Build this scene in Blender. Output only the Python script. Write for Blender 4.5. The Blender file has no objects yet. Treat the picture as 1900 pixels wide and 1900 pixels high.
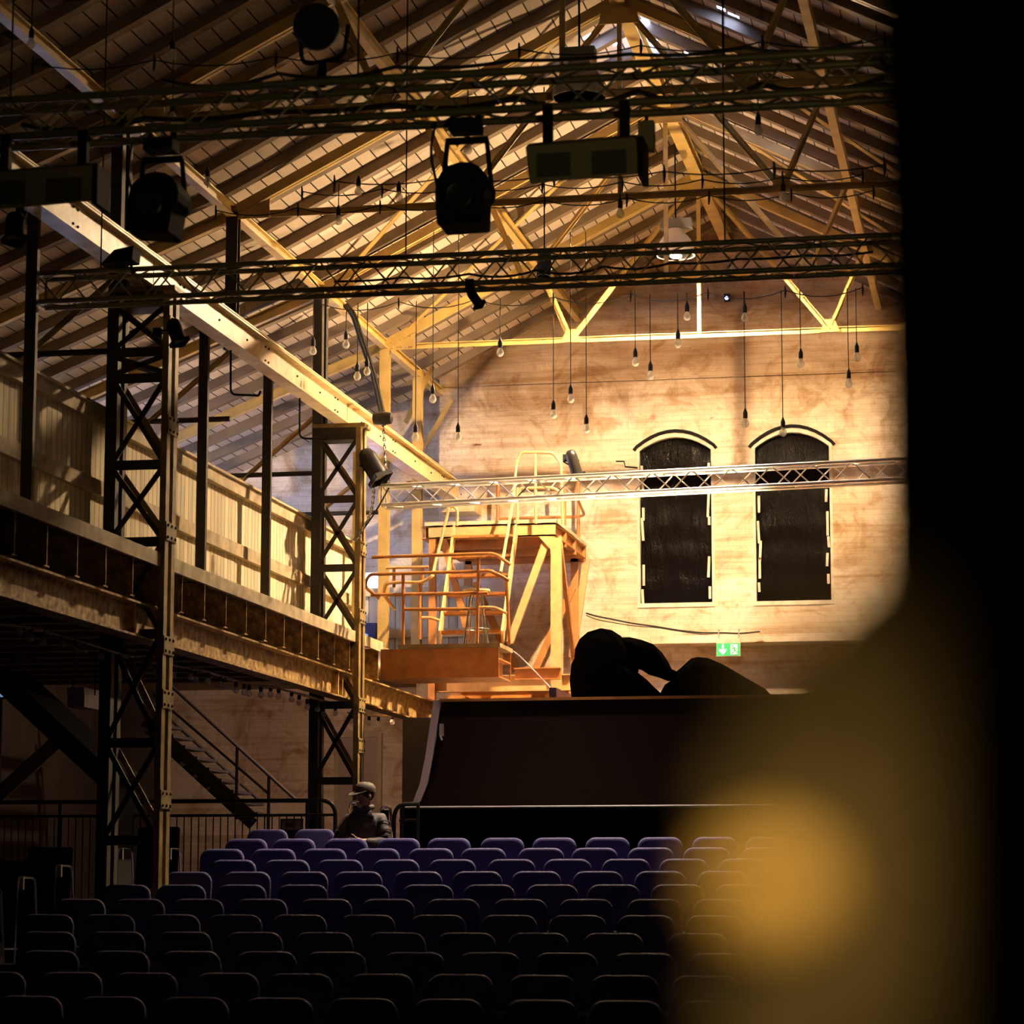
import bpy, bmesh, math, random
from mathutils import Vector, Matrix
random.seed(7)
SC = bpy.context.scene
COL = SC.collection
V = Vector
# ------------------------------------------------------------------ camera
FPX = 4942.0
_y, _p, _r = map(math.radians, (10.77, 8.29, 0.04))
CF = V((-math.sin(_y)*math.cos(_p), math.cos(_y)*math.cos(_p), math.sin(_p)))
CR = V((math.cos(_y), math.sin(_y), 0.0))
CU = CR.cross(CF)
CR, CU = CR*math.cos(_r)+CU*math.sin(_r), CU*math.cos(_r)-CR*math.sin(_r)
CAM = V((0, 0, 1.7))
def at(u, v, X=None, Y=None, Z=None):
    """real-world point seen at a photo position, given the distance plane it stands in"""
    d = CF + CR*((u-950)/FPX) - CU*((v-950)/FPX)
    t = X/d.x if X is not None else (Y/d.y if Y is not None else (Z-1.7)/d.z)
    return CAM + d*t
cd = bpy.data.cameras.new('camera')
cam = bpy.data.objects.new('camera', cd)
COL.objects.link(cam)
cam.matrix_world = Matrix(((CR.x, CU.x, -CF.x, 0), (CR.y, CU.y, -CF.y, 0), (CR.z, CU.z, -CF.z, 1.7), (0, 0, 0, 1)))
cd.sensor_width = 36.0
cd.lens = FPX/1900*36
cd.clip_start = 0.05
cd.clip_end = 200
cd.dof.use_dof = True
cd.dof.focus_distance = 33.0
cd.dof.aperture_fstop = 3.5
SC.camera = cam
SC.view_settings.view_transform = 'Standard'
SC.view_settings.look = 'None'
SC.view_settings.gamma = 1.0
SC.view_settings.exposure = 1.95
SC.cycles.use_denoising = True
SC.cycles.max_bounces = 6
SC.cycles.diffuse_bounces = 3
SC.cycles.sample_clamp_indirect = 6.0
SC.cycles.caustics_reflective = False
SC.cycles.caustics_refractive = False

# ------------------------------------------------------------------ materials
def mat(name, col, rough=0.6, metal=0.0, var=0.0, scale=3.0, dirt=None, dirt_amt=0.0, bump=0.0, bscale=20.0, detail=6.0, spec=0.5):
    m = bpy.data.materials.new(name)
    m.use_nodes = True
    nt = m.node_tree
    b = nt.nodes['Principled BSDF']
    b.inputs['Roughness'].default_value = rough
    b.inputs['Metallic'].default_value = metal
    b.inputs['Specular IOR Level'].default_value = spec
    c = (*col, 1)
    b.inputs['Base Color'].default_value = c
    if var or dirt_amt or bump:
        tc = nt.nodes.new('ShaderNodeTexCoord')
    if var or dirt_amt:
        n = nt.nodes.new('ShaderNodeTexNoise')
        n.inputs['Scale'].default_value = scale
        n.inputs['Detail'].default_value = detail
        nt.links.new(tc.outputs['Object'], n.inputs['Vector'])
        r = nt.nodes.new('ShaderNodeValToRGB')
        d = dirt or tuple(x*(1-var) for x in col)
        r.color_ramp.elements[0].position = 0.5-0.22*(1 if not dirt_amt else 0.7)
        r.color_ramp.elements[1].position = 0.5+0.18
        k = dirt_amt if dirt_amt else 1.0
        r.color_ramp.elements[0].color = (*[a*(1-k)+q*k for a, q in zip(col, d)], 1)
        r.color_ramp.elements[1].color = c
        nt.links.new(n.outputs['Fac'], r.inputs['Fac'])
        nt.links.new(r.outputs['Color'], b.inputs['Base Color'])
    if bump:
        n2 = nt.nodes.new('ShaderNodeTexNoise')
        n2.inputs['Scale'].default_value = bscale
        n2.inputs['Detail'].default_value = 5
        nt.links.new(tc.outputs['Object'], n2.inputs['Vector'])
        bp = nt.nodes.new('ShaderNodeBump')
        bp.inputs['Strength'].default_value = bump
        bp.inputs['Distance'].default_value = 0.02
        nt.links.new(n2.outputs['Fac'], bp.inputs['Height'])
        nt.links.new(bp.outputs['Normal'], b.inputs['Normal'])
    return m
def emis(name, col, strength):
    m = bpy.data.materials.new(name)
    m.use_nodes = True
    b = m.node_tree.nodes['Principled BSDF']
    b.inputs['Base Color'].default_value = (*col, 1)
    b.inputs['Emission Color'].default_value = (*col, 1)
    b.inputs['Emission Strength'].default_value = strength
    return m
def glass(name):
    m = bpy.data.materials.new(name)
    m.use_nodes = True
    nt = m.node_tree
    b = nt.nodes['Principled BSDF']
    b.inputs['Base Color'].default_value = (1.0, 0.95, 0.85, 1)
    b.inputs['Roughness'].default_value = 0.06
    b.inputs['Alpha'].default_value = 0.42
    b.inputs['Specular IOR Level'].default_value = 0.9
    return m
def plaster_mat():
    m = bpy.data.materials.new('old_plaster')
    m.use_nodes = True
    nt = m.node_tree
    b = nt.nodes['Principled BSDF']
    b.inputs['Roughness'].default_value = 0.92
    b.inputs['Specular IOR Level'].default_value = 0.15
    tc = nt.nodes.new('ShaderNodeTexCoord')
    def noise(s, det=7, rough=0.6, dist=0.0, sx=(1, 1, 1)):
        mp = nt.nodes.new('ShaderNodeMapping')
        mp.inputs['Scale'].default_value = sx
        nt.links.new(tc.outputs['Object'], mp.inputs['Vector'])
        n = nt.nodes.new('ShaderNodeTexNoise')
        n.inputs['Scale'].default_value = s
        n.inputs['Detail'].default_value = det
        n.inputs['Roughness'].default_value = rough
        n.inputs['Distortion'].default_value = dist
        nt.links.new(mp.outputs['Vector'], n.inputs['Vector'])
        return n.outputs['Fac']
    def ramp(f, p0, p1, c0, c1):
        r = nt.nodes.new('ShaderNodeValToRGB')
        r.color_ramp.elements[0].position, r.color_ramp.elements[1].position = p0, p1
        r.color_ramp.elements[0].color, r.color_ramp.elements[1].color = (*c0, 1), (*c1, 1)
        nt.links.new(f, r.inputs['Fac'])
        return r.outputs['Color']
    def mul(a, c, f=1.0):
        x = nt.nodes.new('ShaderNodeMix')
        x.data_type = 'RGBA'
        x.blend_type = 'MULTIPLY'
        x.inputs['Factor'].default_value = f
        nt.links.new(a, x.inputs['A'])
        nt.links.new(c, x.inputs['B'])
        return x.outputs['Result']
    W = (1, 1, 1)
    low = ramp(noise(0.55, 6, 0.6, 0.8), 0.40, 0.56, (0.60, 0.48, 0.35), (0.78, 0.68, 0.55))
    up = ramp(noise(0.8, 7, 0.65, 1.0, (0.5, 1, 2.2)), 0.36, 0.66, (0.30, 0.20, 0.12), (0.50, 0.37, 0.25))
    sz = nt.nodes.new('ShaderNodeSeparateXYZ')
    nt.links.new(tc.outputs['Object'], sz.inputs[0])
    md = nt.nodes.new('ShaderNodeMath')
    md.operation = 'MULTIPLY_ADD'
    nt.links.new(noise(0.7, 6, 0.7, 1.5), md.inputs[0])
    md.inputs[1].default_value = 2.2
    nt.links.new(sz.outputs['Z'], md.inputs[2])
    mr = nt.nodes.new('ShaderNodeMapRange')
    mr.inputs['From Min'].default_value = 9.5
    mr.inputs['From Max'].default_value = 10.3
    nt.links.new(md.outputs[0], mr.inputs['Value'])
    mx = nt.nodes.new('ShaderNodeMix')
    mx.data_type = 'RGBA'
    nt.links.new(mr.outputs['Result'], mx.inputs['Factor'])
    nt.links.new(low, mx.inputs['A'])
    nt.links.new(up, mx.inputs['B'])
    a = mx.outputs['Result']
    a = mul(a, ramp(noise(1.8, 8, 0.65, 1.5), 0.36, 0.50, (0.72, 0.62, 0.50), W))
    a = mul(a, ramp(noise(1.2, 6, 0.6, 0.5, (0.35, 1, 5.0)), 0.34, 0.50, (0.74, 0.64, 0.54), W), 0.9)
    a = mul(a, ramp(noise(2.6, 3, 0.5, 0.3, (0.6, 1, 1.6)), 0.245, 0.275, (0.30, 0.17, 0.10), W))
    a = mul(a, ramp(noise(9, 6, 0.7), 0.28, 0.45, (0.80, 0.74, 0.66), W), 0.8)
    bk = nt.nodes.new('ShaderNodeTexBrick')
    sp = nt.nodes.new('ShaderNodeSeparateXYZ')
    cb = nt.nodes.new('ShaderNodeCombineXYZ')
    nt.links.new(tc.outputs['Object'], sp.inputs[0])
    nt.links.new(sp.outputs['X'], cb.inputs['X'])
    nt.links.new(sp.outputs['Z'], cb.inputs['Y'])
    nt.links.new(cb.outputs[0], bk.inputs['Vector'])
    bk.inputs['Scale'].default_value = 1.0
    bk.inputs['Brick Width'].default_value = 0.26
    bk.inputs['Row Height'].default_value = 0.08
    bk.inputs['Mortar Size'].default_value = 0.006
    bk.inputs['Mortar Smooth'].default_value = 0.6
    bk.inputs['Color1'].default_value = (1, 1, 1, 1)
    bk.inputs['Color2'].default_value = (0.96, 0.95, 0.93, 1)
    bk.inputs['Mortar'].default_value = (0.80, 0.76, 0.70, 1)
    a = mul(a, bk.outputs['Color'], 0.8)
    nt.links.new(a, b.inputs['Base Color'])
    bp = nt.nodes.new('ShaderNodeBump')
    bp.inputs['Strength'].default_value = 0.5
    bp.inputs['Distance'].default_value = 0.03
    nt.links.new(noise(7, 8), bp.inputs['Height'])
    nt.links.new(bp.outputs['Normal'], b.inputs['Normal'])
    return m
def plank_mat(name, col, axis, pitch, seam=0.25, grain=(1, 1, 1), var=0.35, dark=None, width=0.05):
    """boards laid side by side along one axis: dark seams, per-board tone, grain"""
    m = bpy.data.materials.new(name)
    m.use_nodes = True
    nt = m.node_tree
    b = nt.nodes['Principled BSDF']
    b.inputs['Roughness'].default_value = 0.8
    b.inputs['Specular IOR Level'].default_value = 0.2
    tc = nt.nodes.new('ShaderNodeTexCoord')
    sp = nt.nodes.new('ShaderNodeSeparateXYZ')
    nt.links.new(tc.outputs['Object'], sp.inputs[0])
    def math_(op, a, c):
        x = nt.nodes.new('ShaderNodeMath')
        x.operation = op
        if hasattr(a, 'links'): nt.links.new(a, x.inputs[0])
        else: x.inputs[0].default_value = a
        if hasattr(c, 'links'): nt.links.new(c, x.inputs[1])
        else: x.inputs[1].default_value = c
        return x.outputs[0]
    u = math_('DIVIDE', sp.outputs[axis], pitch)
    fr = math_('FRACT', u, 0)
    fl = math_('FLOOR', u, 0)
    wn = nt.nodes.new('ShaderNodeTexWhiteNoise')
    wn.noise_dimensions = '1D'
    nt.links.new(fl, wn.inputs['W'])
    mp = nt.nodes.new('ShaderNodeMapping')
    mp.inputs['Scale'].default_value = grain
    nt.links.new(tc.outputs['Object'], mp.inputs['Vector'])
    ns = nt.nodes.new('ShaderNodeTexNoise')
    ns.inputs['Scale'].default_value = 2.0
    ns.inputs['Detail'].default_value = 7
    ns.inputs['Roughness'].default_value = 0.65
    nt.links.new(mp.outputs['Vector'], ns.inputs['Vector'])
    t = math_('ADD', math_('MULTIPLY', wn.outputs['Value'], 0.45), math_('MULTIPLY', ns.outputs['Fac'], 0.9))
    r = nt.nodes.new('ShaderNodeValToRGB')
    r.color_ramp.elements[0].position, r.color_ramp.elements[1].position = 0.30, 0.72
    d = dark or tuple(x*(1-var) for x in col)
    r.color_ramp.elements[0].color, r.color_ramp.elements[1].color = (*d, 1), (*col, 1)
    nt.links.new(t, r.inputs['Fac'])
    sm = math_('LESS_THAN', fr, width)
    x = nt.nodes.new('ShaderNodeMix')
    x.data_type = 'RGBA'
    nt.links.new(sm, x.inputs['Factor'])
    nt.links.new(r.outputs['Color'], x.inputs['A'])
    x.inputs['B'].default_value = (*[q*seam for q in d], 1)
    nt.links.new(x.outputs['Result'], b.inputs['Base Color'])
    return m
def plastic_sheet():
    m = bpy.data.materials.new('wrinkled_black_plastic')
    m.use_nodes = True
    nt = m.node_tree
    b = nt.nodes['Principled BSDF']
    b.inputs['Base Color'].default_value = (0.004, 0.003, 0.003, 1)
    b.inputs['Roughness'].default_value = 0.13
    b.inputs['Specular IOR Level'].default_value = 0.05
    tc = nt.nodes.new('ShaderNodeTexCoord')
    h = None
    for s, st, sx in ((3, 0.5, (1.8, 1, 0.5)), (22, 1.0, (1.4, 1, 0.6))):
        mp = nt.nodes.new('ShaderNodeMapping')
        mp.inputs['Scale'].default_value = sx
        nt.links.new(tc.outputs['Object'], mp.inputs['Vector'])
        n = nt.nodes.new('ShaderNodeTexNoise')
        n.inputs['Scale'].default_value = s
        n.inputs['Detail'].default_value = 4
        n.inputs['Distortion'].default_value = 1.2
        nt.links.new(mp.outputs['Vector'], n.inputs['Vector'])
        bp = nt.nodes.new('ShaderNodeBump')
        bp.inputs['Strength'].default_value = st
        bp.inputs['Distance'].default_value = 0.05 if s < 10 else 0.012
        nt.links.new(n.outputs['Fac'], bp.inputs['Height'])
        if h: nt.links.new(h, bp.inputs['Normal'])
        h = bp.outputs['Normal']
    nt.links.new(h, b.inputs['Normal'])
    return m
M = {}
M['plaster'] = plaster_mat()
M['roof'] = plank_mat('roof_boards', (0.60, 0.50, 0.40), 'X', 0.17, 0.10, (2, 0.6, 2), 0.35, width=0.085)
M['rafter'] = mat('rafter_timber', (0.24, 0.17, 0.105), 0.8, var=0.45, scale=2)
M['yellow'] = mat('yellow_steel', (0.62, 0.42, 0.13), 0.5, var=0.3, scale=4, bump=0.15, bscale=30)
M['crane'] = mat('cream_yellow_steel', (0.70, 0.56, 0.30), 0.45, dirt=(0.38, 0.22, 0.08), dirt_amt=0.5, scale=5, bump=0.1, bscale=40)
M['column'] = mat('dirty_column_steel', (0.36, 0.25, 0.09), 0.6, var=0.6, scale=6, bump=0.2, bscale=30)
M['darkpost'] = mat('shade_dark_steel', (0.045, 0.034, 0.022), 0.7, var=0.4, scale=6)  # near black includes the shade on backlit column and post fronts
M['girder'] = mat('peeling_girder_paint', (0.62, 0.43, 0.16), 0.65, dirt=(0.16, 0.075, 0.03), dirt_amt=0.95, scale=11, bump=0.3, bscale=30, detail=10)
M['planks'] = plank_mat('pale_parapet_boards', (0.84, 0.74, 0.52), 'Y', 0.13, 0.14, (6, 6, 0.7), 0.42, width=0.08)
M['rail_wood'] = mat('weathered_rail_timber', (0.66, 0.54, 0.34), 0.8, var=0.5, scale=5)
M['fascia'] = mat('fascia_timber', (0.42, 0.31, 0.16), 0.8, var=0.5, scale=4)
M['orange'] = mat('orange_brown_steel', (0.55, 0.23, 0.06), 0.5, var=0.35, scale=6, bump=0.1, bscale=40)
M['orange_lit'] = mat('lit_orange_steel', (0.66, 0.40, 0.17), 0.5, var=0.3, scale=6)  # lit copy of the orange paint, brightness put into its colour
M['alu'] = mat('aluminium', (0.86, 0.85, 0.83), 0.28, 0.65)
M['chrome'] = mat('chrome', (0.8, 0.8, 0.8), 0.18, 1.0)
M['black'] = mat('matt_black', (0.010, 0.009, 0.008), 0.8, spec=0.2)
M['blackgloss'] = mat('black_enamel', (0.015, 0.013, 0.012), 0.35)
M['velvet'] = mat('black_velvet', (0.004, 0.0035, 0.003), 0.95, spec=0.0)
M['cable'] = mat('black_cable', (0.015, 0.012, 0.010), 0.6)
M['fabric'] = mat('blue_violet_fabric', (0.085, 0.072, 0.22), 0.8, var=0.25, scale=60, spec=0.4)
M['planks_x'] = plank_mat('pale_end_boards', (0.66, 0.57, 0.40), 'X', 0.13, 0.16, (6, 6, 0.7), 0.5, width=0.07)
M['rig'] = mat('shaded_aluminium', (0.24, 0.21, 0.09), 0.45, 0.3)  # shaded copy of the aluminium, dimness of the nearer trusses painted in
M['darkwall'] = mat('shade_dark_wall', (0.10, 0.08, 0.06), 0.9, var=0.4, scale=2)  # painted shade under the gallery, and low bounce off the right wall
M['floor'] = mat('dark_floor', (0.03, 0.026, 0.022), 0.7, var=0.4, scale=3)
M['stage'] = mat('stage_floor', (0.22, 0.175, 0.125), 0.6, var=0.3, scale=3)
M['tier'] = mat('black_tier_board', (0.012, 0.010, 0.010), 0.8)
M['sheet'] = plastic_sheet()
M['white_wood'] = mat('pale_window_frame', (0.72, 0.64, 0.50), 0.7, var=0.35, scale=8)
M['glass'] = glass('clear_bulb_glass')
M['filament'] = mat('bulb_filament', (0.5, 0.35, 0.15), 0.4, 0.6)
M['bell'] = mat('white_enamel_shade', (0.75, 0.70, 0.62), 0.4)
M['lamp_on'] = emis('lit_lamp', (1.0, 0.80, 0.52), 1.0)
M['panel'] = mat('olive_grey_casing', (0.30, 0.26, 0.13), 0.6)
M['lens'] = mat('dark_lens', (0.10, 0.09, 0.05), 0.4)
M['green'] = emis('green_sign', (0.02, 0.42, 0.13), 0.18)
M['signwhite'] = emis('white_sign', (0.85, 0.95, 0.85), 0.16)
M['grey'] = mat('grey_steel', (0.30, 0.29, 0.28), 0.5, 0.3)
M['rampedge'] = mat('lilac_laminate', (0.74, 0.62, 0.72), 0.5)
M['ramp'] = mat('dark_red_brown_board', (0.016, 0.007, 0.005), 0.8, spec=0.15)
M['skin'] = mat('skin', (0.45, 0.25, 0.16), 0.55)
M['jacket'] = mat('dark_quilted_jacket', (0.055, 0.042, 0.036), 0.65, bump=0.4, bscale=14)
M['trousers'] = mat('dark_trousers', (0.02, 0.018, 0.018), 0.8)
M['cap'] = mat('grey_brown_cap', (0.12, 0.09, 0.065), 0.7)
M['hair'] = mat('dark_hair', (0.03, 0.02, 0.015), 0.7)
M['stair'] = mat('grey_stair_steel', (0.07, 0.065, 0.08), 0.5)
M['cream'] = mat('cream_panel', (0.5, 0.4, 0.25), 0.6, var=0.3, scale=4)
M['door'] = mat('pale_door', (0.42, 0.33, 0.26), 0.7, var=0.2, scale=2)
M['ywood'] = mat('ochre_lacquer', (0.80, 0.48, 0.09), 0.5)
M['olive'] = mat('olive_drab_cloth', (0.085, 0.055, 0.010), 0.9)
M['blueled'] = emis('blue_led', (0.35, 0.40, 1.0), 4.0)
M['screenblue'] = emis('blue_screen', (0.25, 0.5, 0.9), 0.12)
M['lilac'] = mat('pale_lilac_casing', (0.62, 0.52, 0.66), 0.5)
M['navy'] = mat('navy_casing', (0.03, 0.03, 0.12), 0.5)
M['red'] = mat('red_print', (0.35, 0.05, 0.03), 0.6)
M['paper'] = mat('white_print', (0.5, 0.45, 0.4), 0.7)

# ------------------------------------------------------------------ mesh helpers
OFF = {}
class MB:
    def __init__(s): s.v, s.f, s.sm = [], [], []
    def add(s, vs, fs, smooth=False):
        n = len(s.v)
        s.v += [V(a) for a in vs]
        s.f += [tuple(i+n for i in f) for f in fs]
        s.sm += [smooth]*len(fs)
        return s
    def box(s, c, d, rot=None):
        x, y, z = d[0]/2, d[1]/2, d[2]/2
        vs = [V((a, b, e)) for a in (-x, x) for b in (-y, y) for e in (-z, z)]
        if rot: vs = [rot @ a for a in vs]
        c = V(c)
        return s.add([a+c for a in vs], [(0, 1, 3, 2), (4, 6, 7, 5), (0, 4, 5, 1), (2, 3, 7, 6), (0, 2, 6, 4), (1, 5, 7, 3)])
    def span(s, a, b):
        a, b = V(a), V(b)
        return s.box((a+b)/2, (abs(b.x-a.x), abs(b.y-a.y), abs(b.z-a.z)))
    def frame(s, p, q, up):
        d = (V(q)-V(p)).normalized()
        u = V(up)
        if abs(d.dot(u)) > 0.98: u = V((0, 1, 0)) if abs(d.y) < 0.9 else V((1, 0, 0))
        x = d.cross(u).normalized()
        return d, x, x.cross(d).normalized()
    def beam(s, p, q, w, h, up=(0, 0, 1), ox=0.0, oz=0.0):
        p, q = V(p), V(q)
        d, x, z = s.frame(p, q, up)
        o = x*ox+z*oz
        vs = [e+o+x*(a*w/2)+z*(b*h/2) for e in (p, q) for a in (-1, 1) for b in (-1, 1)]
        return s.add(vs, [(0, 1, 3, 2), (4, 6, 7, 5), (0, 4, 5, 1), (2, 3, 7, 6), (0, 2, 6, 4), (1, 5, 7, 3)])
    def ibeam(s, p, q, w, h, t=0.015, up=(0, 0, 1)):
        s.beam(p, q, w, t, up, 0, h/2-t/2)
        s.beam(p, q, w, t, up, 0, -h/2+t/2)
        return s.beam(p, q, t, h-2*t, up)
    def tube(s, pts, r, n=8, closed=False):
        pts = [V(a) for a in pts]
        rings, prev = [], None
        L = len(pts)
        for i, p in enumerate(pts):
            a = pts[i-1] if (i > 0 or closed) else p
            b = pts[(i+1) % L] if (i < L-1 or closed) else p
            d = (b-a)
            d = d.normalized() if d.length > 1e-9 else V((0, 0, 1))
            if prev is None:
                u = V((0, 0, 1)) if abs(d.z) < 0.9 else V((0, 1, 0))
                x = d.cross(u).normalized()
            else:
                x = prev - d*prev.dot(d)
                x = x.normalized() if x.length > 1e-6 else d.orthogonal().normalized()
            prev = x
            y = d.cross(x)
            rr = r[i] if isinstance(r, (list, tuple)) else r
            rings.append([p+x*(rr*math.cos(2*math.pi*k/n))+y*(rr*math.sin(2*math.pi*k/n)) for k in range(n)])
        vs = [a for g in rings for a in g]
        fs = []
        for i in range(L if closed else L-1):
            j = (i+1) % L
            for k in range(n):
                k2 = (k+1) % n
                fs.append((i*n+k, i*n+k2, j*n+k2, j*n+k))
        if not closed:
            fs.append(tuple(range(n-1, -1, -1)))
            fs.append(tuple((L-1)*n+k for k in range(n)))
        return s.add(vs, fs, True)
    def lathe(s, prof, c, axis=(0, 0, 1), n=20):
        c, a = V(c), V(axis).normalized()
        x = a.orthogonal().normalized()
        y = a.cross(x)
        vs, fs, L = [], [], len(prof)
        for (r, h) in prof:
            vs += [c+a*h+x*(r*math.cos(2*math.pi*k/n))+y*(r*math.sin(2*math.pi*k/n)) for k in range(n)]
        for i in range(L-1):
            for k in range(n):
                k2 = (k+1) % n
                fs.append((i*n+k, i*n+k2, (i+1)*n+k2, (i+1)*n+k))
        if prof[0][0] > 1e-5: fs.append(tuple(range(n-1, -1, -1)))
        if prof[-1][0] > 1e-5: fs.append(tuple((L-1)*n+k for k in range(n)))
        return s.add(vs, fs, True)
    def ball(s, c, r, n=12, sc=(1, 1, 1)):
        k = max(5, n//2)
        prof = [(r*math.sin(math.pi*i/k), -r*math.cos(math.pi*i/k)) for i in range(k+1)]
        m = len(s.v)
        s.lathe([(max(a, 1e-6), b) for a, b in prof], (0, 0, 0), (0, 0, 1), n)
        c = V(c)
        for i in range(m, len(s.v)):
            s.v[i] = V((s.v[i].x*sc[0], s.v[i].y*sc[1], s.v[i].z*sc[2]))+c
        return s
    def prism(s, poly, d):
        """closed 3-D polygon extruded by vector d"""
        d = V(d)
        n = len(poly)
        vs = [V(a) for a in poly]+[V(a)+d for a in poly]
        fs = [tuple(range(n-1, -1, -1)), tuple(range(n, 2*n))]
        fs += [(i, (i+1) % n, n+(i+1) % n, n+i) for i in range(n)]
        return s.add(vs, fs)
    def build(s, name, m, parent=None, smooth=None, bevel=0.0, angle=40):
        me = bpy.data.meshes.new(name)
        o = V(OFF.get(parent.name, (0, 0, 0))) if parent else V((0, 0, 0))
        me.from_pydata([a-o for a in s.v], [], s.f)
        me.polygons.foreach_set('use_smooth', s.sm if smooth is None else [smooth]*len(s.f))
        me.update()
        bm = bmesh.new()
        bm.from_mesh(me)
        bmesh.ops.recalc_face_normals(bm, faces=bm.faces)
        bm.to_mesh(me)
        bm.free()
        if any(s.sm) or smooth:
            me.set_sharp_from_angle(angle=math.radians(angle))
        me.materials.append(M[m] if isinstance(m, str) else m)
        ob = bpy.data.objects.new(name, me)
        COL.objects.link(ob)
        if parent:
            ob.parent = parent
            OFF[ob.name] = o
        if bevel:
            md = ob.modifiers.new('bevel', 'BEVEL')
            md.width = bevel
            md.segments = 2
            md.limit_method = 'ANGLE'
        return ob
def arc(pts, n=5, frac=0.5):
    """round the corners of a polyline"""
    pts = [V(p) for p in pts]
    out = [pts[0]]
    for i in range(1, len(pts)-1):
        a, b, c = pts[i-1], pts[i], pts[i+1]
        r = min((a-b).length, (c-b).length)*frac
        p, q = b+(a-b).normalized()*r, b+(c-b).normalized()*r
        for k in range(n+1):
            t = k/n
            out.append(p*(1-t)**2+b*2*t*(1-t)+q*t*t)
    return out+[pts[-1]]
def tag(o, label=None, cat=None, group=None, kind=None):
    if label: o['label'] = label
    if cat: o['category'] = cat
    if group: o['group'] = group
    o['kind'] = kind or 'thing'
    return o
def thing(name, label, cat, loc=(0, 0, 0), group=None):
    o = bpy.data.objects.new(name, None)
    COL.objects.link(o)
    o.location = loc
    o.empty_display_size = 0.1
    OFF[o.name] = V(loc)
    return tag(o, label, cat, group)
def solo(mb, name, m, label, cat, group=None, loc=None, **k):
    if loc is not None:
        for i, a in enumerate(mb.v): mb.v[i] = a-V(loc)
    o = mb.build(name, m, None, **k)
    if loc is not None: o.location = loc
    return tag(o, label, cat, group)
def struct(mb, name, m, parent=None, **k):
    o = mb.build(name, m, parent, **k)
    if not parent: o['kind'] = 'structure'
    return o
def copy_tree(o, loc, label=None, group=None):
    c = o.copy()
    COL.objects.link(c)
    c.location = loc
    if label: c['label'] = label
    if group: c['group'] = group
    for ch in o.children:
        d = ch.copy()
        COL.objects.link(d)
        d.parent = c
        for g in ch.children:
            e = g.copy()
            COL.objects.link(e)
            e.parent = d
    return c
ORD = ['zeroth', 'first', 'second', 'third', 'fourth', 'fifth', 'sixth', 'seventh', 'eighth', 'ninth', 'tenth', 'eleventh', 'twelfth', 'thirteenth', 'fourteenth', 'fifteenth', 'sixteenth', 'seventeenth', 'eighteenth']
deck_z = 1.4
YAI = 38.2                                # aisle end wall stands a little further back
# ================================================================== the hall
YW, YE = 37.73, 34.3
YT = [34.3, 30.95, 27.2, 23.55, 19.9, 16.3, 12.7]
XP = at(715, 640, Y=YE).x                 # line of the roof posts
XRG = at(1295, 304, Y=YE).x               # ridge
HW = XRG-XP
ZA = at(1345, 428, Y=YW).z
ZC = at(820, 715, Y=YW).z
SL = (ZA-ZC)/HW
SA = 0.40
XL, XRT = -13.6, XRG+(XRG+13.6)
def roofz(x):
    t = abs(x-XRG)
    return ZA-SL*t if t <= HW else ZC-SA*(t-HW)
ROOF_UP = 0.13                            # boards lie this far above the rafter soffit
def roofhit(u, v):
    a, b = CAM, at(u, v, Y=60)
    lo, hi = 0.0, 1.0
    for _ in range(60):
        m = (lo+hi)/2
        p = a.lerp(b, m)
        if p.z < roofz(p.x)+ROOF_UP: lo = m
        else: hi = m
    return a.lerp(b, lo)
RAFY = [37.3-0.8*i for i in range(41)]
def slit(u0, v0, u1, v1, wid=0.09):
    p, q = roofhit(u0, v0), roofhit(u1, v1)
    t0, t1 = sorted((abs(p.x-XRG), abs(q.x-XRG)))
    y0, y1 = sorted((p.y, q.y))
    if y1-y0 < 0.8*(t1-t0)+0.3:          # along a rafter
        ym = (y0+y1)/2
        near = min(RAFY, key=lambda r: abs(r-ym))
        if abs(near-ym) < 0.13: ym = near+(0.14 if ym > near else -0.14)
        y0, y1 = ym-wid/2, ym+wid/2
        t1 = max(t1, t0+0.05)
    else:
        tm = max((t0+t1)/2, 0.10)
        t0, t1 = tm-wid/2, tm+wid/2
    return ('L' if (p.x+q.x)/2 < XRG else 'R', t0, t1, y0, y1)
HOLES = [slit(*a) for a in ((1160, 14, 1124, 43), (1110, 55, 1082, 74), (1058, 88, 1040, 101), (1183, 3, 1238, 34, 0.13), (1196, 34, 1218, 84),
         (1330, 12, 1346, 20), (1350, 22, 1372, 35, 0.07), (1318, 160, 1334, 169), (1366, 184, 1384, 194), (1418, 210, 1430, 216), (1440, 221, 1446, 226),
         (1466, 239, 1474, 244, 0.07), (1500, 250, 1512, 256, 0.07), (1260, 66, 1265, 80, 0.09), (1268, 92, 1275, 104, 0.10), (1143, 76, 1147, 86, 0.08))]
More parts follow.
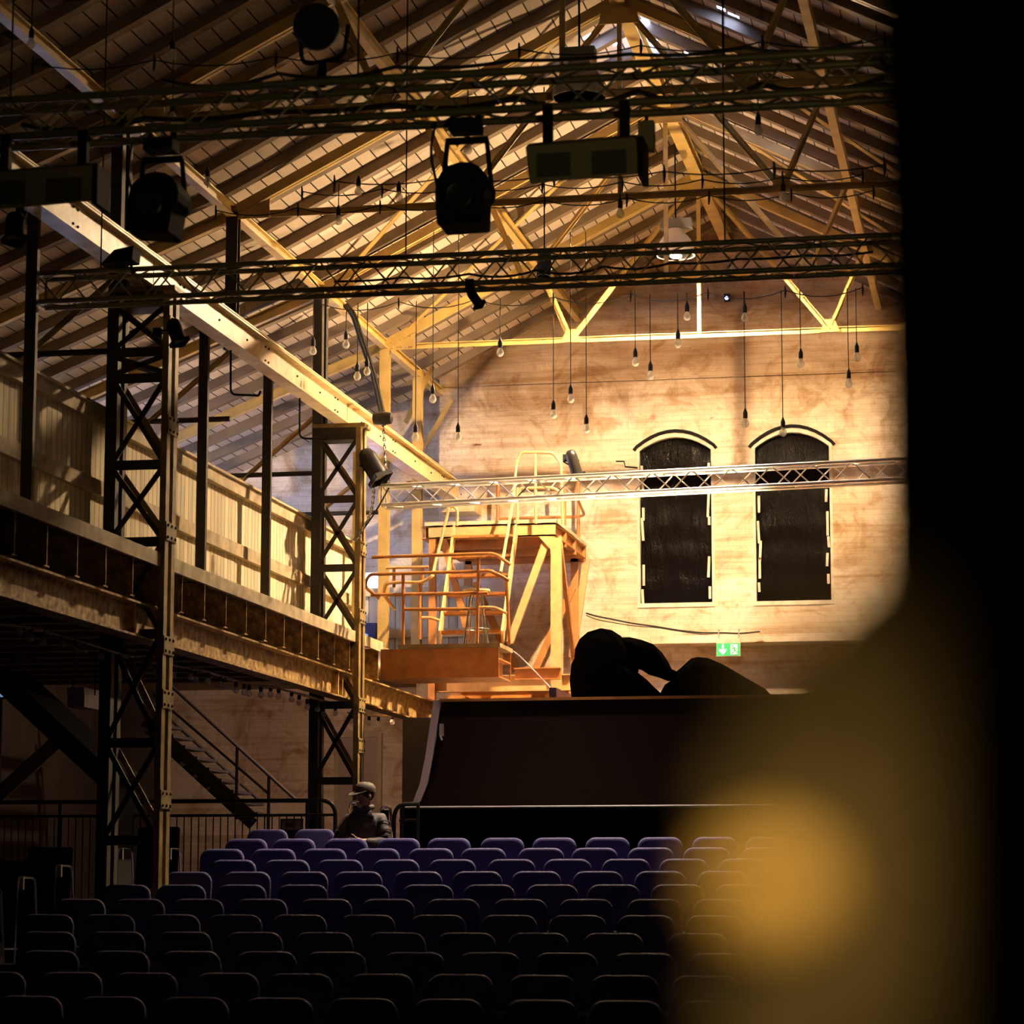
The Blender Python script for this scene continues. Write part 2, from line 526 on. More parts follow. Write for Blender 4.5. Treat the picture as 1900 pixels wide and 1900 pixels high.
def slope_side(side, name):
    s = -1 if side == 'L' else 1
    hs = [h[1:] for h in HOLES if h[0] == side]
    tend = XRG-XL
    ts = sorted({0.0, HW, tend} | {a for h in hs for a in h[:2]})
    ys = sorted({-5.0, YW+0.9} | {a for h in hs for a in h[2:]})
    mb = MB()
    for i in range(len(ts)-1):
        # merge runs along y that have no hole
        run = None
        for j in range(len(ys)-1):
            tm, ym = (ts[i]+ts[i+1])/2, (ys[j]+ys[j+1])/2
            hole = any(h[0] < tm < h[1] and h[2] < ym < h[3] for h in hs)
            if not hole and run is None: run = ys[j]
            if run is not None and (hole or j == len(ys)-2):
                e = ys[j] if hole else ys[j+1]
                a, b = XRG+s*ts[i], XRG+s*ts[i+1]
                za, zb = roofz(a)+ROOF_UP, roofz(b)+ROOF_UP
                mb.prism([(a, run, za), (b, run, zb), (b, run, zb+0.012), (a, run, za+0.012)], (0, e-run, 0))
                run = None
    c = struct(mb, name, 'roof')
    r0 = None
    for k, y in enumerate(RAFY):
        if r0 is None:
            rb = MB()
            for (a, b) in ((0.0, HW), (HW, tend)):
                xa, xb = XRG+s*a, XRG+s*b
                rb.prism([(xa, -0.06, roofz(xa)), (xb, -0.06, roofz(xb)), (xb, -0.06, roofz(xb)+ROOF_UP), (xa, -0.06, roofz(xa)+ROOF_UP)], (0, 0.12, 0))
            r0 = rb.build('rafter', 'rafter', c)
            r0.location = (0, y, 0)
        else:
            r = r0.copy()
            COL.objects.link(r)
            r.location = (0, y, 0)
    return c
slope_side('L', 'ceiling_left')
slope_side('R', 'ceiling_right')

# ---- floor and walls
struct(MB().span((XL, -5, -0.2), (XRT, YW+0.9, 0)), 'floor', 'floor')
WT = 0.4
def gable(xs, zb):
    return [(x, YW, roofz(x)+ROOF_UP) for x in reversed(xs)]
W1 = (at(1183, 1124, Y=YW), at(1324, 828, Y=YW), at(1255, 802, Y=YW).z)
W2 = (at(1399, 1120, Y=YW), at(1543, 822, Y=YW), at(1470, 793, Y=YW).z)
W3a, W3b = at(652, 1195, Y=YAI), at(702, 1062, Y=YAI)
mb = MB()
def cell(x0, x1, z0, z1, y=None):
    y = YW if y is None else y
    mb.span((x0, y, z0), (x1, y+WT, z1))
ZS = W1[0].z
# aisle end with a small gallery window opening
cell(XL, W3a.x, 0, 7.0, YAI); cell(W3b.x, XP, 0, 7.0, YAI)
cell(W3a.x, W3b.x, 0, W3a.z, YAI); cell(W3a.x, W3b.x, W3b.z, 7.0, YAI)
mb.prism([(XL, YAI, 7.0), (XP, YAI, 7.0), (XP, YAI, roofz(XP)+ROOF_UP), (XL, YAI, roofz(XL)+ROOF_UP)], (0, WT, 0))
mb.prism([(XP, YW+WT, 0), (XP+0.4, YW+WT, 0), (XP+0.4, YW+WT, roofz(XP)+ROOF_UP), (XP, YW+WT, roofz(XP)+ROOF_UP)], (0, 0.2, 0))
# nave gable with two arched openings
cell(XP, XRT, 0, ZS)
xs = [XP, W1[0].x, W1[1].x, W2[0].x, W2[1].x, 2*XRG-XP]
ZT = 8.6
cell(xs[0], xs[1], ZS, ZT); cell(xs[2], xs[3], ZS, ZT); cell(xs[4], XRT, ZS, 7.0)
cell(xs[4], xs[5], 7.0, ZT)
def arch_pts(w, n=10):
    x0, x1, zs, zt = w[0].x, w[1].x, w[1].z, w[2]
    return [(x0+(x1-x0)*i/n, zs+(zt-zs)*(1-(2*i/n-1)**2)) for i in range(n+1)]
for w in (W1, W2):
    ap = arch_pts(w)
    for (a, b) in zip(ap, ap[1:]):
        mb.prism([(a[0], YW, a[1]), (b[0], YW, b[1]), (b[0], YW, ZT), (a[0], YW, ZT)], (0, WT, 0))
zt = ZT
mb.prism([(XP, YW, ZT), (2*XRG-XP, YW, ZT), (2*XRG-XP, YW, roofz(XP)+ROOF_UP), (XRG, YW, ZA+ROOF_UP), (XP, YW, roofz(XP)+ROOF_UP)], (0, WT, 0))
mb.prism([(2*XRG-XP, YW, 7.0), (XRT, YW, 7.0), (XRT, YW, roofz(XRT)+ROOF_UP), (2*XRG-XP, YW, roofz(XP)+ROOF_UP)], (0, WT, 0))
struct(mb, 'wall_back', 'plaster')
# ledge line across the gable, old dark brickwork band, lintel edge deepened to shade the wall below
zl = at(1240, 702, Y=YW).z
struct(MB().span((XP+0.05, YW-0.05, zl-0.02), (2*XRG-XP, YW+0.05, zl+0.02)), 'trim_1', 'plaster')
zg = at(1250, 1190, Y=YW).z
struct(MB().span((at(1120, 1190, Y=YW).x, YW-0.62, zg-0.09), (2*XRG-XP, YW+0.05, zg+0.02)), 'trim_2', 'plaster')
# pilaster below the gallery
struct(MB().span((at(772, 1400, Y=YW-0.5).x, YW-0.5, 0), (at(772, 1400, Y=YW-0.5).x+1.6, YW+0.02, at(790, 1262, Y=YW-0.5).z)), 'wall_back_pilaster', 'plaster')
# aisle wall with two daylight windows above the gallery
mb = MB()
WY = ((31.2, 33.2), (34.4, 36.6))
WZ0, WZ1 = 5.7, 7.0
ztop = roofz(XL)+ROOF_UP
def wl(y0, y1, z0, z1): mb.span((XL-0.3, y0, z0), (XL, y1, z1))
wl(-5, YW+0.9, 0, WZ0); wl(-5, YW+0.9, WZ1, ztop+0.05)
wl(-5, WY[0][0], WZ0, WZ1); wl(WY[0][1], WY[1][0], WZ0, WZ1); wl(WY[1][1], YW+0.9, WZ0, WZ1)
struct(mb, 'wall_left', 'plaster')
struct(MB().span((XRT, -5, 0), (XRT+0.3, YW+0.9, ztop+0.05)), 'wall_right', 'darkwall')
mb = MB()
mb.prism([(XL, -5, 0), (XRT, -5, 0), (XRT, -5, roofz(XRT)+ROOF_UP), (XRG, -5, ZA+ROOF_UP), (XL, -5, roofz(XL)+ROOF_UP)], (0, -0.3, 0))
struct(mb, 'wall_front', 'floor')

# ---- windows: black plastic sheeting, pale battens round it, arched hood
def arched_window(n, w):
    x0, x1, z0, zs, zt = w[0].x, w[1].x, w[0].z, w[1].z, w[2]
    ap = arch_pts(w)
    # sheet: gently billowing grid
    mb = MB()
    N, K = 14, 26
    vs, fs = [], []
    for j in range(K+1):
        for i in range(N+1):
            x = x0+0.03+(x1-x0-0.06)*i/N
            top = zs+(zt-zs)*(1-(2*i/N-1)**2)-0.04
            z = z0+0.02+(top-z0-0.02)*j/K
            y = YW+0.10+0.012*math.sin(i*1.9+j*0.7)+0.008*math.sin(j*1.3+n)+random.uniform(-0.004, 0.004)
            vs.append((x, y, z))
    for j in range(K):
        for i in range(N):
            a = j*(N+1)+i
            fs.append((a, a+1, a+N+2, a+N+1))
    mb.add(vs, fs, True)
    win = struct(mb, 'window_%d' % n, 'sheet')
    struct(MB().span((x0-0.2, YW+0.22, z0-0.2), (x1+0.2, YW+0.25, zt+0.2)), 'backing_board', 'black', win)
    fb = MB()
    fb.span((x0, YW-0.01, z0), (x0+0.04, YW+0.14, zs)).span((x1-0.04, YW-0.01, z0), (x1, YW+0.14, zs)).span((x0, YW-0.02, z0-0.03), (x1, YW+0.14, z0+0.03))
    rs = random.Random(n)
    for k in range(7):   # torn batten scraps holding the sheet
        z = z0+0.15+k*0.3+rs.uniform(-0.1, 0.1)
        if rs.random() < 0.35: continue
        fb.box((x0+0.07+0.012*(k % 3), YW+0.07, z), (0.035, 0.02, rs.uniform(0.12, 0.4)), Matrix.Rotation(0.05*(k % 3-1), 3, 'Y'))
        fb.box((x1-0.07-0.012*((k+1) % 3), YW+0.07, z+0.1), (0.035, 0.02, rs.uniform(0.12, 0.35)), Matrix.Rotation(0.05*((k+1) % 3-1), 3, 'Y'))
    for (a, b) in zip(ap, ap[1:]):
        fb.prism([(a[0], YW-0.0, a[1]-0.07), (b[0], YW-0.0, b[1]-0.07), (b[0], YW-0.0, b[1]), (a[0], YW-0.0, a[1])], (0, 0.13, 0))
    struct(fb, 'window_frame', 'white_wood', win)
    hb = MB()
    hb.tube([(a[0], YW-0.015, a[1]+0.02) for a in [(x0-0.04, zs-0.05)]+ap+[(x1+0.04, zs-0.05)]], 0.026, 6)
    struct(hb, 'hood_mould', 'black', win)
    return win
arched_window(1, W1)
arched_window(2, W2)
# small daylight window of the gallery end
w3 = struct(MB().span((W3a.x, YAI+0.25, W3a.z), (W3b.x, YAI+0.26, W3b.z)), 'window_3', 'glass')
fb = MB()
for x in (W3a.x+0.02, W3b.x-0.02): fb.span((x-0.025, YAI+0.2, W3a.z), (x+0.025, YAI+0.3, W3b.z))
fb.span((W3a.x, YAI+0.2, (W3a.z+W3b.z)/2-0.02), (W3b.x, YAI+0.3, (W3a.z+W3b.z)/2+0.02))
struct(fb, 'window_frame', 'white_wood', w3)
for i, (a, b) in enumerate(WY):
    w = struct(MB().span((XL-0.2, a, WZ0), (XL-0.19, b, WZ1)), 'window_%d' % (4+i), 'glass')
    fb = MB()
    for k in range(4):
        y = a+(b-a)*k/3
        fb.span((XL-0.23, y-0.02, WZ0), (XL-0.16, y+0.02, WZ1))
    fb.span((XL-0.23, a, (WZ0+WZ1)/2-0.02), (XL-0.16, b, (WZ0+WZ1)/2+0.02))
    struct(fb, 'window_frame', 'white_wood', w)
struct(MB().span((XL, YAI-0.04, deck_z), (at(288, 1400, Y=YAI).x, YAI+0.01, 4.9)), 'painted_shade_1', 'darkwall')  # dark panel paints the shade on the aisle end wall
struct(MB().span((XL-0.01, 20.0, deck_z), (XL+0.04, YAI, 4.9)), 'painted_shade_2', 'darkwall')  # same painted shade carried along the side wall
# ---- pale door under the gallery end
d0, d1 = at(630, 1510, Y=YAI), at(703, 1368, Y=YAI)
dr = struct(MB().span((d0.x, YAI-0.06, 1.5), (d1.x, YAI-0.01, d1.z)), 'door_1', 'door')
fb = MB()
fb.span((d0.x-0.06, YAI-0.08, 1.5), (d0.x, YAI, d1.z+0.06)).span((d1.x, YAI-0.08, 1.5), (d1.x+0.06, YAI, d1.z+0.06)).span((d0.x, YAI-0.08, d1.z), (d1.x, YAI, d1.z+0.06))
struct(fb, 'door_frame', 'cream', dr)
struct(MB().span((d0.x+0.08, YAI-0.12, 2.55), (d0.x+0.2, YAI-0.06, 2.58)), 'door_handle', 'chrome', dr)

# ================================================================== roof steel
ZTIE = at(1295, 622, Y=YE).z
NODE = XRG-at(1060, 630, Y=YE).x
TPUR = XRG-at(996, 470, Y=YE).x            # mid purlin station on the rafters
def roof_truss(y, label):
    t = thing('roof_truss', label, 'roof truss', (XRG, y, ZTIE), 'steel roof trusses')
    for s in (-1, 1):
        mb = MB()
        a, b = (XRG+s*HW, y, roofz(XP)-0.10), (XRG, y, ZA-0.10)
        mb.beam(a, b, 0.05, 0.11, (0, 0, 1), -0.035).beam(a, b, 0.05, 0.11, (0, 0, 1), 0.035)
        mb.build('rafter_chord', 'yellow', t)
        nd = (XRG+s*NODE, y, ZTIE)
        for e in ((XRG+s*TPUR, y, roofz(XRG+s*TPUR)-0.1), (XRG+s*0.06, y, ZA-0.2)):
            w = MB()
            w.beam(nd, e, 0.07, 0.012, (0, 1, 0)).beam(nd, e, 0.012, 0.06, (0, 1, 0))
            w.build('web_bar', 'yellow', t)
        g = MB()
        x = XRG+s*NODE
        g.prism([(x-0.13, y-0.03, ZTIE-0.03), (x+0.13, y-0.03, ZTIE-0.03), (x+0.06, y-0.03, ZTIE+0.14), (x-0.06, y-0.03, ZTIE+0.14)], (0, 0.012, 0))
        g.build('gusset_plate', 'yellow', t)
        # post head gusset with rivets
        g = MB()
        x = XRG+s*HW
        g.prism([(x-s*0.0, y-0.05, ZTIE-0.05), (x-s*0.42, y-0.05, ZTIE-0.05), (x-s*0.42, y-0.05, ZTIE+0.16), (x, y-0.05, ZTIE+0.02)], (0, 0.014, 0))
        for k in range(6): g.ball((x-s*(0.05+0.065*k), y-0.055, ZTIE-0.02), 0.014, 6)
        for k in range(5): g.ball((x-s*(0.10+0.065*k), y-0.055, ZTIE+0.05+0.02*k), 0.014, 6)
        g.build('riveted_gusset', 'yellow', t)
    mb = MB()
    mb.beam((XRG-HW, y, ZTIE), (XRG+HW, y, ZTIE), 0.07, 0.012, (0, 0, 1), 0, 0.03)
    mb.beam((XRG-HW, y, ZTIE), (XRG+HW, y, ZTIE), 0.012, 0.07, (0, 0, 1))
    mb.build('tie_bar', 'yellow', t)
    k = MB()
    k.beam((XRG, y, ZTIE), (XRG, y, ZA-0.2), 0.05, 0.05)
    k.build('king_post', 'yellow', t)
    k = MB()
    k.prism([(XRG-0.22, y-0.05, ZA-0.38), (XRG+0.22, y-0.05, ZA-0.38), (XRG+0.18, y-0.05, ZA-0.16), (XRG, y-0.05, ZA-0.05), (XRG-0.18, y-0.05, ZA-0.16)], (0, 0.014, 0))
    k.build('apex_gusset', 'yellow', t)
    # aisle side: lean-to rafter, knee brace, tie
    mb = MB()
    xa = XP-2.6
    mb.ibeam((XP, y, roofz(XP)-0.12), (XL+0.02, y, roofz(XL)-0.10), 0.09, 0.13, 0.014)
    mb.build('lean_to_chord', 'yellow', t)
    zb = at(590, 762, X=XP).z
    mb = MB()
    p, q = (XP, y, zb), at(441, 898, Y=YT[1])
    q = V((XP-(XP-q.x), y, q.z))
    mb.beam(p, q, 0.06, 0.012, (0, 1, 0)).beam(p, q, 0.012, 0.06, (0, 1, 0))
    mb.build('knee_brace', 'yellow', t)
    zt2 = at(582, 871, X=XP).z
    mb = MB()
    mb.tube([(XP, y, zt2), (XL, y, zt2)], 0.03, 8)
    mb.build('aisle_tie', 'darkpost', t)
    return t
TL = ['brightly lit yellow steel roof truss nearest the end wall, V webs above its tie',
      'yellow steel roof truss over the column that carries the floodlight',
      'steel roof truss whose dark tie crosses behind the single black moving light',
      'steel roof truss above the near lattice column, its pinkish tie just under the aluminium truss',
      'dim steel roof truss almost overhead, next nearer than the pinkish tie',
      'dark steel roof truss high over the first aluminium rigging truss',
      'dark steel roof truss closest to the viewer, mostly out of sight']
for y, l in zip(YT[:6], TL): roof_truss(y, l)
# ridge beam, eave beam and mid purlins run the length of the hall
def long_beam(name, x, z, w, h, m, label, cat, y0=9.0):
    mb = MB()
    mb.ibeam((x, y0, z), (x, YW, z), w, h, 0.015)
    return solo(mb, name, m, label, cat)
long_beam('ridge_beam', XRG, ZA-0.10, 0.16, 0.16, 'yellow', 'yellow steel ridge beam running along the roof peak', 'beam')
for s, l in ((-1, 'yellow steel purlin halfway up the roof slope on the gallery side'), (1, 'yellow steel purlin halfway up the roof slope away from the gallery')):
    x = XRG+s*TPUR
    long_beam('purlin', x, roofz(x)-0.10, 0.09, 0.14, 'yellow', l, 'purlin')
long_beam('eave_beam', XP, min(at(571, 482, X=XP).z-0.03, roofz(XP)-0.10), 0.10, 0.12, 'yellow', 'yellow steel beam linking the roof post tops above the crane rail', 'beam')
# diagonal wind brace under the roof slope
mb = MB()
for s in (-1, 1):
    for (ya, yb) in ((30.95, 34.3), (27.2, 30.95)):
        a, b = (XRG+s*0.5, ya, roofz(XRG+s*0.5)-0.06), (XRG+s*(HW-0.3), yb, roofz(XRG+s*(HW-0.3))-0.06)
        mb = MB()
        mb.beam(a, b, 0.06, 0.012)
        solo(mb, 'wind_brace', 'yellow', 'flat yellow diagonal brace under the %s roof slope, %s bay' % ('gallery side' if s < 0 else 'far side', 'end' if yb > 34 else 'second'), 'brace', 'flat roof braces')

# ================================================================== crane runway and columns
XC = -7.93
zc0 = at(636, 774, X=XC+0.06).z
zc1 = at(636, 737, X=XC+0.06).z
YC0, YC1 = 12.0, YW-0.25
cr = thing('crane_runway_beam', 'cream-yellow steel crane beam running above the gallery to the end wall', 'beam', (XC, YC0, zc0), None)
MB().span((XC-0.012, YC0, zc0), (XC+0.012, YC1, zc1)).build('web_plate', 'crane', cr)
MB().span((XC-0.12, YC0, zc0-0.02), (XC+0.06, YC1, zc0)).build('bottom_flange', 'crane', cr)
MB().span((XC-0.10, YC0, zc1), (XC+0.08, YC1, zc1+0.02)).build('top_flange', 'crane', cr)
rb = MB()
rb.span((XC-0.14, YC0, zc1+0.06), (XC-0.10, YC1, zc1+0.15)).span((XC-0.16, YC0, zc1+0.15), (XC-0.08, YC1, zc1+0.165))
rb.build('crane_rail', 'crane', cr)
for k in range(22):
    y = YC0+1.2*k
    if y < YC1: MB().span((XC-0.13, y, zc1+0.02), (XC-0.05, y+0.08, zc1+0.10)).build('rail_clip', 'crane', cr)
rv0 = None
for k in range(26):
    y = YC0+0.3+1.0*k
    if y > YC1: break
    for (dy, dz) in ((0, 0.05), (0, 0.20), (0.12, 0.05), (0.12, 0.20)) if k % 3 == 0 else ((0.3, 0.13),):
        if rv0 is None:
            rv0 = MB().lathe([(0.012, 0), (0.012, 0.012), (0.005, 0.018)], (0, 0, 0), (1, 0, 0), 6).build('rivet', 'darkpost')
        else:
            rv0 = rv0.copy()
            COL.objects.link(rv0)
        rv0.parent = cr
        rv0.location = V((XC+0.012, y+dy, zc0+dz))-V((XC, YC0, zc0))
for y in (30.9, 23.5):
    MB().span((XC+0.012, y-0.004, zc0), (XC+0.016, y+0.004, zc1)).build('joint_seam', 'darkpost', cr)
MB().span((XC-0.2, YW-0.5, zc0-0.18), (XC+0.3, YW, zc0-0.02)).build('wall_bracket', 'crane', cr)

XI = -7.72                                # outward face of the crane leg
def lattice_column(y, label, plates, hz, zbase, dark):
    c = thing('lattice_column', label, 'column', (XP, y, zbase), 'riveted lattice columns')
    zcap = zc0-0.02
    for (x0, x1, zt, nm) in ((XP-0.06, XP+0.05, roofz(XP)-0.1, 'outer_leg'), (XI-0.06, XI, zcap-0.05, 'crane_leg')):
        mb = MB()
        for yy in (y-0.15, y+0.05):
            mb.span((x0, yy, zbase), (x1, yy+0.10, zt))
        if nm == 'outer_leg': mb.span((x0+0.015, y-0.05, zbase), (x0+0.03, y+0.05, zt))
        mb.build(nm, 'column' if nm == 'crane_leg' else 'darkpost', c)
    for z in plates:
        mb = MB()
        mb.span((XI, y-0.15, z-0.085), (XI+0.012, y+0.15, z+0.085))
        p = mb.build('batten_plate', 'column', c)
        for dy in (-0.11, 0.0, 0.11):
            for dz in (-0.055, 0.055): MB().ball((XI+0.012, y+dy, z+dz), 0.016, 6).build('rivet', 'darkpost', p)
    MB().span((XP-0.05, y-0.16, zcap-0.05), (XI+0.05, y+0.16, zcap)).build('cap_plate', 'column', c)
    MB().span((XP+0.05, y-0.15, zcap-0.20), (XI-0.06, y+0.15, zcap-0.05)).build('head_gusset', 'darkpost', c)
    prev = zcap-0.20
    for z in hz:
        if z-0.05 < zbase: break
        MB().span((XP+0.05, y-0.15, z-0.045), (XI-0.06, y-0.13, z+0.045)).build('strut', 'darkpost', c)
        for (a, b) in ((prev, z+0.05), (z+0.05, prev)):
            mb = MB()
            mb.beam((XP+0.03, y-0.14, a), (XI-0.05, y-0.14, b), 0.012, 0.05, (0, 0, 1))
            mb.build('lattice_bar', 'darkpost', c)
        mb = MB()
        mb.beam((XP+0.03, y+0.14, prev), (XI-0.05, y+0.14, z+0.05), 0.05, 0.012, (0, 1, 0))
        mb.build('lattice_bar', 'column', c)
        prev = z-0.045
    return c
zz = lambda u, v: at(u, v, X=XI).z
P2 = [zz(648, 1005), zz(648, 1134), zz(645, 1301), zz(645, 1378), zz(643, 1480)]
H2 = [at(612, v, Y=YT[1]).z for v in (930, 1057, 1180, 1310, 1450)]
lattice_column(YT[1], 'lattice steel column with a black floodlight clamped to it, nearest the end wall', P2, H2, 1.2, True)
P1 = [zz(282, 580), zz(282, 770), zz(281, 973), zz(280, 1189), zz(277, 1290), zz(274, 1480)]
H1 = [at(240, v, Y=YT[3]).z for v in (660, 708, 868, 1010, 1180, 1380, 1560)]
lattice_column(YT[3], 'tall dark lattice steel column rising out of the chairs, nearer the viewer', P1, H1, 0.0, True)
# roof posts between the columns, standing on the gallery
GZ = at(291, 1028, X=-7.78).z              # gallery deck edge
def post(x, y, z0, z1, m, label, name='roof_post', w=0.13):
    mb = MB()
    mb.ibeam((x, y, z0), (x, y, z1), w, 0.12, 0.014, (0, 1, 0))
    return solo(mb, name, m, label, 'post', None)
post(XP, YE, GZ, ZTIE, 'yellow', 'yellow steel roof post under the brightly lit truss by the end wall')
rp = thing('roof_post', 'dark roof post standing on a bracket above the crane beam between the lattice columns', 'post', (XP, YT[2], zc1))
MB().ibeam((XP, YT[2], zc1), (XP, YT[2], roofz(XP)-0.1), 0.13, 0.12, 0.014, (0, 1, 0)).build('shaft', 'darkpost', rp)
MB().span((XP-0.07, YT[2]-0.08, zc1-0.09), (XC-0.02, YT[2]+0.08, zc1)).build('bracket', 'darkpost', rp)
post(XP, 36.3, GZ, at(780, 690, X=XP).z, 'yellow', 'yellow steel post standing last before the end wall')
post(XP, 32.9, GZ, zc0-0.02, 'yellow', 'yellow steel post just beyond the floodlit lattice column')
for (u, lab) in ((375, 'dark slim post in front of the parapet, next beyond the near lattice column'), (495, 'dark slim post in front of the parapet, middle of the lit boards'), (50, 'dark slim parapet post nearest the viewer')):
    y = at(u, 900, X=-8.22).y
    mb = MB()
    mb.span((-8.27, y-0.03, GZ-0.02), (-8.17, y+0.03, zc1))
    mb.span((-8.28, y-0.04, GZ-0.02), (-8.16, y+0.04, GZ+0.03))
    solo(mb, 'parapet_post', 'darkpost', lab, 'post', 'slim posts in front of the parapet')
# post head braces on the end bay
for (a, b, l) in (((803, 680), (752, 785), 'middle'), ((838, 742), (787, 830), 'last')):
    mb = MB()
    mb.beam(at(*a, Y=36.4 if l == 'middle' else 37.3), at(*b, Y=36.4 if l == 'middle' else 37.3), 0.06, 0.06)
    solo(mb, 'knee_strut', 'yellow', 'short slanting yellow strut at the end wall corner, %s of two' % l, 'brace', 'end bay struts')

# ================================================================== gallery
gy0, gy1 = 13.0, 32.2
gal = thing('gallery_deck', 'timber gallery deck on steel joists above the aisle', 'gallery', (-8.4, gy0, GZ))
MB().span((XL, gy0, GZ-0.06), (-7.80, YAI-0.01, GZ-0.02)).build('deck_boards', 'fascia', gal)
MB().span((-7.80, gy0, GZ-0.11), (-7.76, gy1, GZ+0.02)).build('fascia_board', 'rail_wood', gal)
j0 = None
k = 0
y = gy1-0.12
while y > gy0:
    if j0 is None:
        mb = MB()
        mb.ibeam((XL, 0, GZ-0.27), (-7.79, 0, GZ-0.27), 0.12, 0.38, 0.012)
        j0 = mb.build('floor_joist', 'girder', gal)
        j0.location.y = y-gy0+gy0
        j0.location = (0, y, 0)
    else:
        j = j0.copy()
        COL.objects.link(j)
        j.location = (0, y, 0)
    y -= 0.72
zg0, zg1 = at(629, 1289, X=-7.86).z, GZ-0.47
gg = thing('gallery_girder', 'riveted yellow girder with peeling paint under the gallery joists', 'girder', (-7.95, gy0, zg0))
MB().span((-7.965, gy0, zg0), (-7.945, YW-1.5, zg1)).build('web_plate', 'girder', gg)
MB().span((-8.05, gy0, zg0-0.02), (-7.86, YW-1.5, zg0)).build('bottom_flange', 'girder', gg)
MB().span((-8.05, gy0, zg1-0.02), (-7.84, YW-1.5, zg1)).build('top_flange', 'girder', gg)
for y in (YT[1]-0.5, YT[1]-0.3, YT[3]+0.4, YT[3]-0.5, 19.0): MB().span((-7.945, y-0.03, zg0), (-7.87, y+0.01, zg1-0.02)).build('stiffener_plate', 'girder', gg)
# parapet of pale boards
XWL = -8.46
zp = at(294, 822, X=XWL).z
par = thing('parapet', 'pale boarded gallery parapet with timber rails, lit towards the end wall', 'parapet', (XWL, gy0, GZ))
MB().span((XWL-0.03, gy0, GZ-0.02), (XWL, 33.6, zp)).build('boarding', 'planks', par)
for (nm, z, h, dd) in (('top_rail', zp-0.06, 0.15, 0.07), ('mid_rail', GZ+(zp-GZ)*0.47, 0.14, 0.06), ('bottom_rail', GZ+0.05, 0.14, 0.06)):
    MB().span((XWL, gy0, z-h/2), (XWL+dd, 33.6, z+h/2)).build(nm, 'rail_wood', par)
mb = MB()
mb.span((XWL-0.05, gy0, zp), (XWL+0.10, 33.6, zp+0.025))
mb.build('capping', 'rail_wood', par)
# rear parapet return seen past the column
mb = MB()
mb.span((XWL-1.9, 36.9, GZ), (XWL+0.9, 36.94, GZ+1.25))
mb2 = thing('end_parapet', 'short pale boarded parapet at the end of the gallery behind the orange platform', 'parapet', (XWL, 36.9, GZ))
mb.build('boarding', 'planks_x', mb2)
for z in (0.08, 0.6, 1.2): MB().span((XWL-1.9, 36.84, GZ+z-0.06), (XWL+0.9, 36.9, GZ+z+0.06)).build('rail', 'rail_wood', mb2)
# J-shaped rods hanging from the crane beam
for (u, v0, v1, du, l) in ((428, 622, 732, 52, 'bent iron rod hanging from the crane beam over the parapet, nearer the viewer'), (556, 710, 813, 50, 'bent iron rod hanging from the crane beam beside the floodlit column')):
    a = at(u, v0, X=XC-0.1); b = at(u, v1, Y=a.y); c = at(u+du, v1+2, Y=a.y)
    solo(MB().tube(arc([a+V((0, 0, 0.05)), b, c, c+V((0.02, 0, 0.05))], 4, 0.2), 0.012, 6), 'hanging_hook', 'black', l, 'hook', 'bent rods under the crane beam')
# ================================================================== stage and quarter-pipe ramp
YS = 28.7
sp = at(742, 1497, Y=YS)
ZST = sp.z
st = thing('stage', 'black raised stage behind the last row of chairs with a glinting edge strip', 'stage', (sp.x, YS, 0))
MB().span((sp.x, YS, 0), (3.2, YW-0.5, ZST-0.02)).build('stage_body', 'velvet', st)
MB().span((sp.x, YS+0.02, ZST-0.02), (3.2, YW-0.55, ZST)).build('stage_top', 'stage', st)
mb = MB()
mb.tube([(sp.x+0.02, YS-0.005, ZST-0.005), (3.2, YS-0.005, ZST-0.005)], 0.011, 6)
mb.build('edge_strip', 'alu', st)
YR = 29.5
prof = [at(u, v, Y=YR) for u, v in ((768, 1499), (781, 1486), (793, 1455), (803, 1405), (811, 1350), (819, 1299))]
prof[0].z = ZST
zr = prof[-1].z
xr1 = 1.5
ramp = thing('quarter_pipe_ramp', 'tall dark ramp on the stage with a pale curved edge facing the gallery', 'ramp', (prof[-1].x, YR, ZST))
poly = [(p.x+0.03, YR, p.z) for p in prof]+[(xr1, YR, zr), (xr1, YR, ZST)]
mb = MB()
mb.prism(poly, (0, 1.4, 0))
mb.build('ramp_body', 'ramp', ramp)
mb = MB()
n = len(prof)
for a, b in zip(prof, prof[1:]):
    d = (b-a)
    nx = V((-d.z, 0, d.x)).normalized()
    w0 = 0.10
    mb.prism([(a.x, YR-0.02, a.z), (b.x, YR-0.02, b.z), (b.x-0.085, YR-0.02, b.z), (a.x-0.085, YR-0.02, a.z)], (0, 1.42, 0))
mb.build('curved_edge', 'rampedge', ramp)
MB().span((prof[-1].x-0.02, YR-0.03, zr-0.02), (xr1, YR+1.4, zr+0.012)).build('deck_edge', 'orange', ramp)
mb = MB()
c = at(819, 1358, Y=YR)
mb.span((c.x-0.015, YR-0.05, c.z-0.05), (c.x+0.03, YR, c.z+0.09)).tube([(c.x, YR-0.05, c.z-0.05), (c.x+0.02, YR-0.06, c.z-0.10)], 0.012, 6)
mb.build('catch', 'alu', ramp)
# deck the orange steel stands on
struct(MB().span((-7.2, YR+1.4, ZST), (xr1, YW-0.5, zr-0.1)), 'floor_rear_deck', 'stage')

